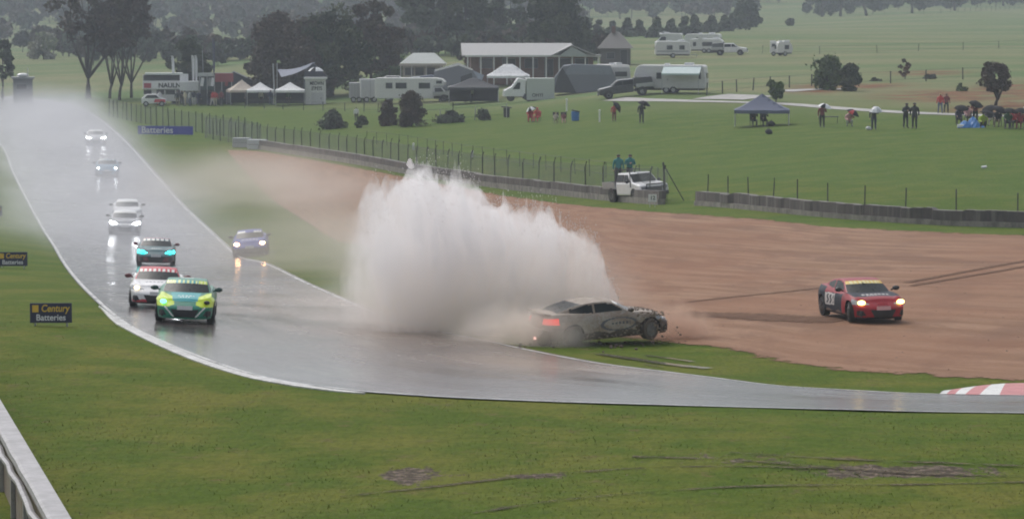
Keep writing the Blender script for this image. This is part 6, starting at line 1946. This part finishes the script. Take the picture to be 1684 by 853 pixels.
lump(1268, 208, 13, 9, 'dark bag on the grass at the right leg of the blue gazebo', C_chb, 'kit_bag', 'bag')
lump(1264, 221, 12, 9, 'small dark bag on the open grass below the blue gazebo', C_chb, 'kit_bag', 'bag')
lump(1428, 214, 9, 6, 'white bag at the feet of the person with the see-through umbrella', U_wht, 'kit_bag', 'bag')
p, s = at_s(1362, 204)
o = empty('low_table', p, face_cam(p), 'low dark table behind the person in maroon', 'table')
b = MB(); b.box((0, .5, .55), (34 / s, .7, .05)); b.build('tabletop', C_chb, o)
for sx in (-1, 1):
    for sy in (-1, 1):
        MB().tube([(sx * 15 / s, .5 + sy * .3, 0), (sx * 15 / s, .5 + sy * .3, .55)], .02, 5).build('leg', M_black, o)
# red jackets on the bank
o, p, J = person(872, 201, 'sit', 'red', 'red', 'brown', 'left of two people in red rain suits sitting under a white and black umbrella', GS); camp_chair(872, 200, 0, 'camp chair of the left red rain suit', C_chr)
brolly(o, J, .50, [U_wht, U_blk], 'white and black umbrella above the two red rain suits', (.1, -.4), .40)
o, p, J = person(884, 201, 'sit', 'red', 'red', 'dark', 'right of two people in red rain suits sitting side by side', GS, rz=-.3, hood='red'); camp_chair(884, 200, -.3, 'camp chair of the right red rain suit', C_chr)
o, p, J = person(914, 203, 'sit', 'cream', 'khaki', 'fair', 'person in cream sitting low on the bank left of the blue drum', GS, sc_=.72)
o, p, J = person(927, 203, 'sit', 'maroon', 'pink', 'dark', 'person in maroon sitting low on the bank next to the blue drum', GS, sc_=.72)
camp_chair(914, 202, 0, 'low chair of the person in cream', C_chb).__class__; camp_chair(927, 202, 0, 'low chair of the person in maroon on the bank', C_chb)
o, p, J = person(1010, 200, 'brolly', 'red', 'maroon', 'dark', 'person in red half hidden by a black umbrella left of the lone person in black', GS, sc_=.85)
brolly(o, J, .60, [U_blk], 'black umbrella tipped sideways over the person in red', (.1, 1.0), .40, .35)
p = at(946, 199)
o = empty('drum', p, face_cam(p), 'blue drum bin with a black lid on the spectator bank', 'bin')
b = MB(); b.tube([(0, 0, .02), (0, 0, .45), (0, 0, .85)], [.33, .36, .36], 18); b.build('barrel', paint('blue_plastic', (.03, .17, .48), .4), o, bevel=.02)
b = MB(); b.tube([(.03, 0, .85), (.05, 0, .95)], [.39, .39], 18); b.build('lid', M_black, o)
p = at(833, 193)
o = empty('wheelie_bin', p, face_cam(p), 'dark bin bag stand with flapping sides left of the red rain suits', 'bin')
b = MB(); b.box((0, 0, .45), (.55, .5, .85), taper=1.1); b.build('bin_body', C_chb, o, bevel=.04)
b = MB(); b.box((0, 0, .95), (1.0, .5, .10), ry=.1); b.build('lid', M_black, o)
# two crew standing on the recovery pickup's tray
d_ = Vector((math.cos(R(-67)), math.sin(R(-67)), 0)); q = Vector(pk.location) - d_ * 1.75; sd_ = Vector((-d_.y, d_.x, 0))
for s_, l, kd in ((.35, 'right crew member in teal standing in the tray of the white recovery pickup', 'huddle'), (-.38, 'left crew member in teal standing in the tray of the white recovery pickup', 'stand')):
    person(0, 0, kd, 'teal', 'charcoal', 'dark', l, 'crew on the recovery pickup', loc=(q.x + sd_.x * s_, q.y + sd_.y * s_, q.z + .91), rz=.2)
# visitors by the trade stands
GV = 'visitors by the trade stands'
crowd = [(262, 'white', 'red', 'walk', 'in white and red in front of the truck wheel'), (292, 'charcoal', 'khaki', 'stand', 'in charcoal under the middle flagpole'), (299, 'black', 'black', 'huddle', 'in black just right of the middle flagpole'), (305, 'cream', 'cream', 'walk', 'in cream walking past the stall trailer'),
         (312, 'white', 'denim', 'stand', 'in white and denim at the stall trailer'), (319, 'navy', 'white', 'walk', 'in navy with white trousers at the feather flags'), (327, 'navy', 'navy', 'stand', 'all in navy right of the feather flags'), (335, 'pink', 'denim', 'stand', 'in pink and denim under the grey pole'),
         (343, 'black', 'navy', 'huddle', 'in black and navy before the marquee'), (349, 'red', 'white', 'walk', 'in red with white trousers under the dark flagpole'), (354, 'red', 'cream', 'stand', 'in red and cream before the marquee'), (364, 'maroon', 'black', 'stand', 'in maroon and black beside the tan gazebo')]
for px, tp, lg, kd, l in crowd:
    person(px, 173.5 + r4.uniform(-1, 1.5), kd, tp, lg, 'dark', 'visitor ' + l, GV, rz=float(r4.uniform(-1.2, 1.2)), sc_=1.02)
for px, tp, lg, l in ((406, 'charcoal', 'navy', 'in charcoal under the tan gazebo'), (429, 'cream', 'black', 'in cream under the middle white gazebo'), (445, 'navy', 'denim', 'in navy beside the pole between the white gazebos'), (474, 'green', 'black', 'in dark green under the right white gazebo'), (766, 'white', 'black', 'in white under the black gazebo'), (776, 'white', 'charcoal', 'in white and charcoal under the black gazebo')):
    person(px, 173 if px < 600 else 169, 'stand', tp, lg, 'dark', 'visitor ' + l, GV, rz=float(r4.uniform(-1, 1)))
person(586, 200, 'stand', 'white', 'black', 'dark', 'person in white standing by the small black-green bush', GS, sc_=.8)

# stones lying on the gravel trap
r7 = np.random.default_rng(91)
n_s = 5000
ii = r7.integers(4, 350, n_s); tj = r7.uniform(.02, .98, n_s)
ps = TRAP_LO[ii] * (1 - tj)[:, None] + TRAP_UP[ii] * tj[:, None] + r7.normal(0, .4, (n_s, 2))
ps = ps[ps[:, 1] < 175]; n_s = len(ps)
zz_ = zt(ps[:, 0], ps[:, 1]) + .02
q_ = .008 + .030 * r7.random(n_s) ** 4
oc = np.array([(1, 0, 0), (0, 1, 0), (-1, 0, 0), (0, -1, 0), (0, 0, .8)])
V = np.concatenate([ps, zz_[:, None]], 1)[:, None] + oc[None] * q_[:, None, None] * r7.uniform(.6, 1.4, (n_s, 5, 1))
fs = [tuple(int(5 * i + k) for k in f) for i in range(n_s) for f in ((0, 1, 4), (1, 2, 4), (2, 3, 4), (3, 0, 4))]
st_o = MB().add(V.reshape(-1, 3), fs).build('gravel_stones', paint('gravel_stones_brown', (.23, .145, .10), .8, dirt=.5, scale=.8))
setp(st_o, 'loose brown stones and clods lying on the gravel trap', 'gravel', kind='stuff')

# ------------------------------------------------------------------ near grass blades
m = NT('grass_blades')
n_ = m.noise(m.obj(), .6, 4, .65)
m.bsdf(m.mix(m.ramp(n_, .35, .65), (.085, .130, .010), (.180, .160, .035)), .6, spec=.25)
M_bl = m.mat
r5 = np.random.default_rng(77)
NB = 34000
Yb = 62 * (1 - r5.random(NB) * (1 - 62 / 112)) ** -1
Ub = r5.uniform(-.165, .165, NB); Xb = Ub * Yb
# keep only where the verge is grass (nearer than the track's inside edge)
edge_y = np.interp(Xb, L2[::-1][np.argsort(L2[::-1][:, 0]), 0], L2[::-1][np.argsort(L2[::-1][:, 0]), 1])
keep = (Yb < edge_y - .25) & (Yb < 112)
Xb, Yb = Xb[keep], Yb[keep]; NB = len(Xb)
Zb = zt(Xb, Yb) - .01
cl = r5.random(NB)
hh = r5.uniform(.015, .055, NB) * (1 + 1.2 * (cl > .975)); ww = r5.uniform(.006, .016, NB)
an = r5.uniform(0, PI, NB); le = r5.normal(0, .03, (NB, 2))
dx = np.cos(an) * ww; dy = np.sin(an) * ww
V = np.stack([np.stack([Xb - dx, Yb - dy, Zb], -1), np.stack([Xb + dx, Yb + dy, Zb], -1), np.stack([Xb + le[:, 0], Yb + le[:, 1], Zb + hh], -1)], 1)
me = bpy.data.meshes.new('grass')
me.vertices.add(NB * 3); me.vertices.foreach_set('co', V.reshape(-1).astype(np.float32))
me.loops.add(NB * 3); me.loops.foreach_set('vertex_index', np.arange(NB * 3, dtype=np.int32))
me.polygons.add(NB); me.polygons.foreach_set('loop_start', (np.arange(NB) * 3).astype(np.int32))
me.materials.append(M_bl); me.update(calc_edges=True)
gr = bpy.data.objects.new('grass', me); C.objects.link(gr)
setp(gr, 'rough green and straw coloured grass on the near verge', 'grass', kind='stuff')

# ------------------------------------------------------------------ haze over the whole valley
def box_obj(name, x0, x1, y0, y1, z0, z1, mat):
    mb = MB(); mb.box(((x0 + x1) / 2, (y0 + y1) / 2, (z0 + z1) / 2), (x1 - x0, y1 - y0, z1 - z0))
    return mb.build(name, mat)
m = NT('haze_air')
pv = m.n('ShaderNodeVolumePrincipled')
pv.inputs['Color'].default_value = (0.585, 0.64, 0.735, 1); pv.inputs['Density'].default_value = HAZE
pv.inputs['Anisotropy'].default_value = 0.2
m.l(pv.outputs[0], m.out.inputs['Volume'])
hz = box_obj('haze', -1300, 1300, -20, 2400, float(GZ.min()) - 1.5, float(GZ.max()) + 45, m.mat)
setp(hz, kind='stuff')

def vol_mat(name, col, build, aniso=0.1):
    m = NT(name)
    pv = m.n('ShaderNodeVolumePrincipled')
    pv.inputs['Anisotropy'].default_value = aniso
    o = m.obj(); se = m.n('ShaderNodeSeparateXYZ'); m.l(o, se.inputs[0])
    d, c = build(m, o, se.outputs['X'], se.outputs['Y'], se.outputs['Z'])
    m.l(d, pv.inputs['Density'])
    if c is not None: m.l(c, pv.inputs['Color'])
    else: pv.inputs['Color'].default_value = (*col, 1)
    m.l(pv.outputs[0], m.out.inputs['Volume'])
    return m.mat

# ------------------------------------------------------------------ spray hanging over the far track
SA, SB = np.array([-13.0, 128.0]), np.array([-62.0, 440.0])
dl = SB - SA; Ls = float(np.linalg.norm(dl)); dr = dl / Ls
def b_spray(m, o, X, Y, Z):
    # X along the track (0..Ls), Y across, Z up
    up = m.ramp(Z, 4.4, 0.0)
    lat = m.ramp(m.math('ABSOLUTE', Y), 8.5, 2.5)
    al = m.math('MULTIPLY', m.ramp(X, 5.0, 95.0), m.ramp(X, Ls, Ls - 60))
    nz = m.ramp(m.noise(m.mapv(o, (0.05, 0.16, 0.3)), 1.0, 3, 0.55), 0.36, 0.62)
    d = m.math('MULTIPLY', m.math('MULTIPLY', up, lat), m.math('MULTIPLY', al, m.math('ADD', m.math('MULTIPLY', nz, 0.8), 0.35)))
    return m.math('MULTIPLY', d, SPRAY), None
mb = MB(); mb.box((Ls / 2, 0, 2.4), (Ls, 20, 6.8))
sp = mb.build('road_spray', vol_mat('road_spray_mist', (0.97, 0.97, 1.0), b_spray))
sp.location = (SA[0], SA[1], -4.2); sp.rotation_euler.z = math.atan2(dr[1], dr[0])
setp(sp, 'pale grey spray hanging over the wet track behind the cars', 'spray', kind='stuff')

# brown mist drifting right of the track behind the blue car
def b_drift(m, o, X, Y, Z):
    r = m.math('SQRT', m.math('ADD', m.math('ADD', m.math('POWER', m.math('DIVIDE', X, 11.0), 2.0), m.math('POWER', m.math('DIVIDE', Y, 38.0), 2.0)), m.math('POWER', m.math('DIVIDE', Z, 4.4), 2.0)))
    nz = m.ramp(m.noise(m.mapv(o, (0.14, 0.06, 0.4)), 1.0, 3, 0.55), 0.30, 0.70)
    return m.math('MULTIPLY', m.math('MULTIPLY', m.ramp(r, 1.0, 0.15), m.math('ADD', nz, 0.25)), DRIFT), None
M_drift = vol_mat('muddy_mist', (0.90, 0.83, 0.76), b_drift)
for px, py, dy, rz_, sc_, l in ((395, 345, 12, .18, (1, .75, 1), 'brownish mist drifting over the grass right of the far track'), (600, 455, 6, .38, (.72, .60, .9), 'brownish mist hanging between the blue car and the splash')):
    c = at(px, py)
    mb = MB(); mb.ball((0, 0, 0), (11, 38, 4.4), 24, 14)
    dm_ = mb.build('drifting_spray', M_drift)
    dm_.location = (c[0], c[1] + dy, c[2]); dm_.rotation_euler.z = rz_; dm_.scale = sc_
    setp(dm_, l, 'mist', kind='stuff')

# ------------------------------------------------------------------ the great splash of muddy water
S0 = at(800, 556)
SS = ppm(S0)
topx = np.array([575,600,625,640,660,680,692,705,730,748,762,775,800,830,845,860,885,905,930,945,960,985,995,1003,1015,1030])
topy = np.array([470,372,338,328,315,300,288,296,320,326,306,322,345,360,366,376,364,372,394,404,402,418,448,480,500,530])
topx = topx - np.interp(topx, [575, 700], [22, 0])
tx = (topx - 800) / SS; tz = (556 - topy) / SS * 1.0
gx = np.linspace(tx[0], tx[-1], 260); gy = np.linspace(-1, 1, 60)
H = np.interp(gx, tx, tz)
Ty = np.interp(gx, [tx[0], -3, 0, 2.5, 3.6, tx[-1]], [1.4, 2.9, 2.4, 1.7, 1.3, 0.5])
yy = gy[None] * Ty[:, None]
top = H[:, None] * np.clip(1 - np.abs(gy[None]) ** 2.6, 0, 1) ** 0.55
r2 = np.random.default_rng(11)
ext = np.zeros_like(top)
for _ in range(330):
    cx = r2.uniform(tx[0] + 0.3, tx[-1]); cyy = r2.uniform(-0.85, 0.85)
    k = r2.random() ** 2.5
    sg = 0.05 + 0.20 * r2.random() ** 1.6; am = 0.10 + 0.85 * k * (0.5 + 0.5 * (cx < 2.5))
    ext = np.maximum(ext, am * np.exp(-(((gx[:, None] - cx) / sg) ** 2 + ((yy - cyy * np.interp(cx, gx, Ty)) / (sg * 2.0)) ** 2)))
top = np.maximum(top + ext * np.clip(top - 0.3, 0, 1), 0.05)
# underside: the cloud lifts off the ground towards the right, where the car is
bot = np.interp(gx, [tx[0], 1.2, 2.6, 4.2], [-0.15, -0.15, 0.25, 0.8])[:, None] + 0 * yy
top = np.maximum(top, bot + 0.03)
shx = (0.22 * np.sin(gx[:, None] * 1.9 + yy * 1.3) + 0.10 * np.sin(gx[:, None] * 5.3 + 1 + yy * 2) - 0.12) * np.clip(top / 4.0, 0, 1.1) ** 1.5
V = np.concatenate([np.stack([gx[:, None] + shx, yy, top], -1).reshape(-1, 3), np.stack([gx[:, None] + 0 * yy, yy, bot], -1).reshape(-1, 3)])
nr, nc = yy.shape; idx = np.arange(nr * nc).reshape(nr, nc); N = nr * nc
fs = []
q = np.stack([idx[:-1, :-1], idx[1:, :-1], idx[1:, 1:], idx[:-1, 1:]], -1).reshape(-1, 4)
fs += [tuple(a) for a in q] + [tuple(a[::-1] + N) for a in q]
for k in range(nr - 1):
    fs.append((idx[k, 0], idx[k, 0] + N, idx[k + 1, 0] + N, idx[k + 1, 0])); fs.append((idx[k, -1], idx[k + 1, -1], idx[k + 1, -1] + N, idx[k, -1] + N))
for k in range(nc - 1):
    fs.append((idx[0, k], idx[0, k + 1], idx[0, k + 1] + N, idx[0, k] + N)); fs.append((idx[-1, k], idx[-1, k] + N, idx[-1, k + 1] + N, idx[-1, k + 1]))
mb = MB(); mb.add(V, fs)
def b_splash(m, o, X, Y, Z):
    wob = m.n('ShaderNodeTexNoise'); wob.inputs['Scale'].default_value = .6; m.l(o, wob.inputs['Vector'])
    va = m.n('ShaderNodeVectorMath', operation='MULTIPLY_ADD'); m.l(wob.outputs['Color'], va.inputs[0]); va.inputs[1].default_value = (1.1, 1.1, 1.1); m.l(o, va.inputs[2])
    w = va.outputs[0]
    nz = m.noise(m.mapv(w, (1.5, 1.2, 0.55), (0, -.25, 0)), 1.1, 4, 0.62)
    st = m.noise(m.mapv(w, (4.6, 3.0, 0.9), (0, .12, 0)), 1.0, 3, 0.6)
    nl = m.noise(m.mapv(o, (1.0, 1.0, 0.8)), 0.45, 2, 0.5)
    left = m.ramp(m.math('ADD', X, m.math('MULTIPLY', m.math('SUBTRACT', nl, 0.5), 3.4)), -4.7, -2.3)
    core = m.math('MULTIPLY', m.ramp(nz, 0.34, 0.62), m.math('ADD', m.math('MULTIPLY', m.ramp(st, .38, .62), 1.1), .25))
    d = m.math('MULTIPLY', left, m.math('ADD', core, 0.12))
    d = m.math('MULTIPLY', d, SPLASH)
    brown = m.ramp(m.math('ADD', Z, m.math('ADD', m.math('MULTIPLY', X, -0.12), m.math('MULTIPLY', m.math('SUBTRACT', nl, 0.5), 2.0))), 3.2, 0.1)
    c = m.mix(brown, (0.998, 0.986, 0.988), (0.988, 0.950, 0.908))
    return d, c
spl = mb.build('mud_splash', vol_mat('muddy_spray_cloud', (1, 1, 1), b_splash), smooth=False)
spl.location = (S0[0], S0[1] + 3.0, S0[2])
setp(spl, 'tall white and brown sheet of muddy water thrown up behind the crashing car', 'splash', kind='stuff')

# soft skirt of mist round the splash
def b_skirt(m, o, X, Y, Z):
    r = m.math('SQRT', m.math('ADD', m.math('ADD', m.math('POWER', m.math('DIVIDE', X, 6.6), 2.0), m.math('POWER', m.math('DIVIDE', Y, 5.0), 2.0)), m.math('POWER', m.math('DIVIDE', Z, 4.6), 2.0)))
    nz = m.ramp(m.noise(o, 0.45, 3, 0.6), 0.32, 0.68)
    return m.math('MULTIPLY', m.math('MULTIPLY', m.ramp(r, 1.0, 0.35), m.math('ADD', nz, 0.15)), SKIRT), None
mb = MB(); mb.ball((0, 0, 0), (6.6, 5.0, 4.6), 28, 18)
sk = mb.build('spray_mist', vol_mat('thin_spray_mist', (0.94, 0.91, 0.88), b_skirt))
sk.location = (S0[0] - 0.6, S0[1] + 3.5, S0[2])
setp(sk, 'thin brown mist round the foot of the splash', 'mist', kind='stuff')

# flying drops along the torn upper edge
M_drop = paint('muddy_water_drops', (0.72, 0.69, 0.67), 0.2, dirt=0.3)
vs = []; fs = []
for _ in range(1800):
    x = r2.uniform(tx[0] + 0.6, tx[-1] - 0.1)
    i = int(np.clip(np.searchsorted(gx, x), 0, len(gx) - 1)); j = r2.integers(8, 52)
    z = top[i, j] + abs(r2.normal(0, 0.22)) * (1.0 if x > -2 else 0.5) + 0.02
    s_ = r2.uniform(0.005, 0.014); y = yy[i, j] + r2.normal(0, 0.1)
    b = len(vs)
    st = r2.uniform(1.0, 3.0)
    vs += [(x, y, z + s_ * st), (x + s_, y, z), (x, y + s_, z), (x - s_, y, z), (x, y - s_, z), (x, y, z - s_ * st)]
    fs += [(b, b + 1, b + 2), (b, b + 2, b + 3), (b, b + 3, b + 4), (b, b + 4, b + 1), (b + 5, b + 2, b + 1), (b + 5, b + 3, b + 2), (b + 5, b + 4, b + 3), (b + 5, b + 1, b + 4)]
mb = MB(); mb.add(vs, fs)
dr_ = mb.build('water_drops', M_drop)
dr_.location = spl.location
setp(dr_, 'flying drops of muddy water along the torn top of the splash', 'water drops', kind='stuff')

# brown dirt flung from under the nose of the sliding car
cN = at(1118, 556)
def b_dirt(m, o, X, Y, Z):
    r = m.math('SQRT', m.math('ADD', m.math('ADD', m.math('POWER', m.math('DIVIDE', X, 1.7), 2.0), m.math('POWER', m.math('DIVIDE', Y, 1.6), 2.0)), m.math('POWER', m.math('DIVIDE', Z, 1.15), 2.0)))
    nz = m.ramp(m.noise(o, 1.6, 4, 0.65), 0.34, 0.66)
    return m.math('MULTIPLY', m.math('MULTIPLY', m.ramp(r, 1.0, 0.2), m.math('ADD', nz, .15)), 2.6), None
mb = MB(); mb.ball((0, 0, 0), (1.7, 1.6, 1.15), 20, 14)
dk = mb.build('flung_dirt', vol_mat('brown_dirt_cloud', (0.74, 0.56, 0.45), b_dirt))
dk.location = (cN[0] - .3, cN[1] + .2, cN[2] + .15)
setp(dk, 'brown dirt flung up from under the nose of the sliding car', 'dirt spray', kind='stuff')
cN = at(885, 566)
mb = MB(); mb.ball((0, 0, 0), (1.7, 1.6, 1.15), 20, 14)
dk = mb.build('flung_dirt', vol_mat('pale_brown_spray', (0.95, 0.88, 0.81), b_dirt))
dk.scale = (1.5, .9, 1.25)
dk.location = (cN[0] - .5, cN[1] - .3, cN[2] + .10)
setp(dk, 'brown dirt thrown up round the torn rear bumper of the sliding car', 'dirt spray', kind='stuff')
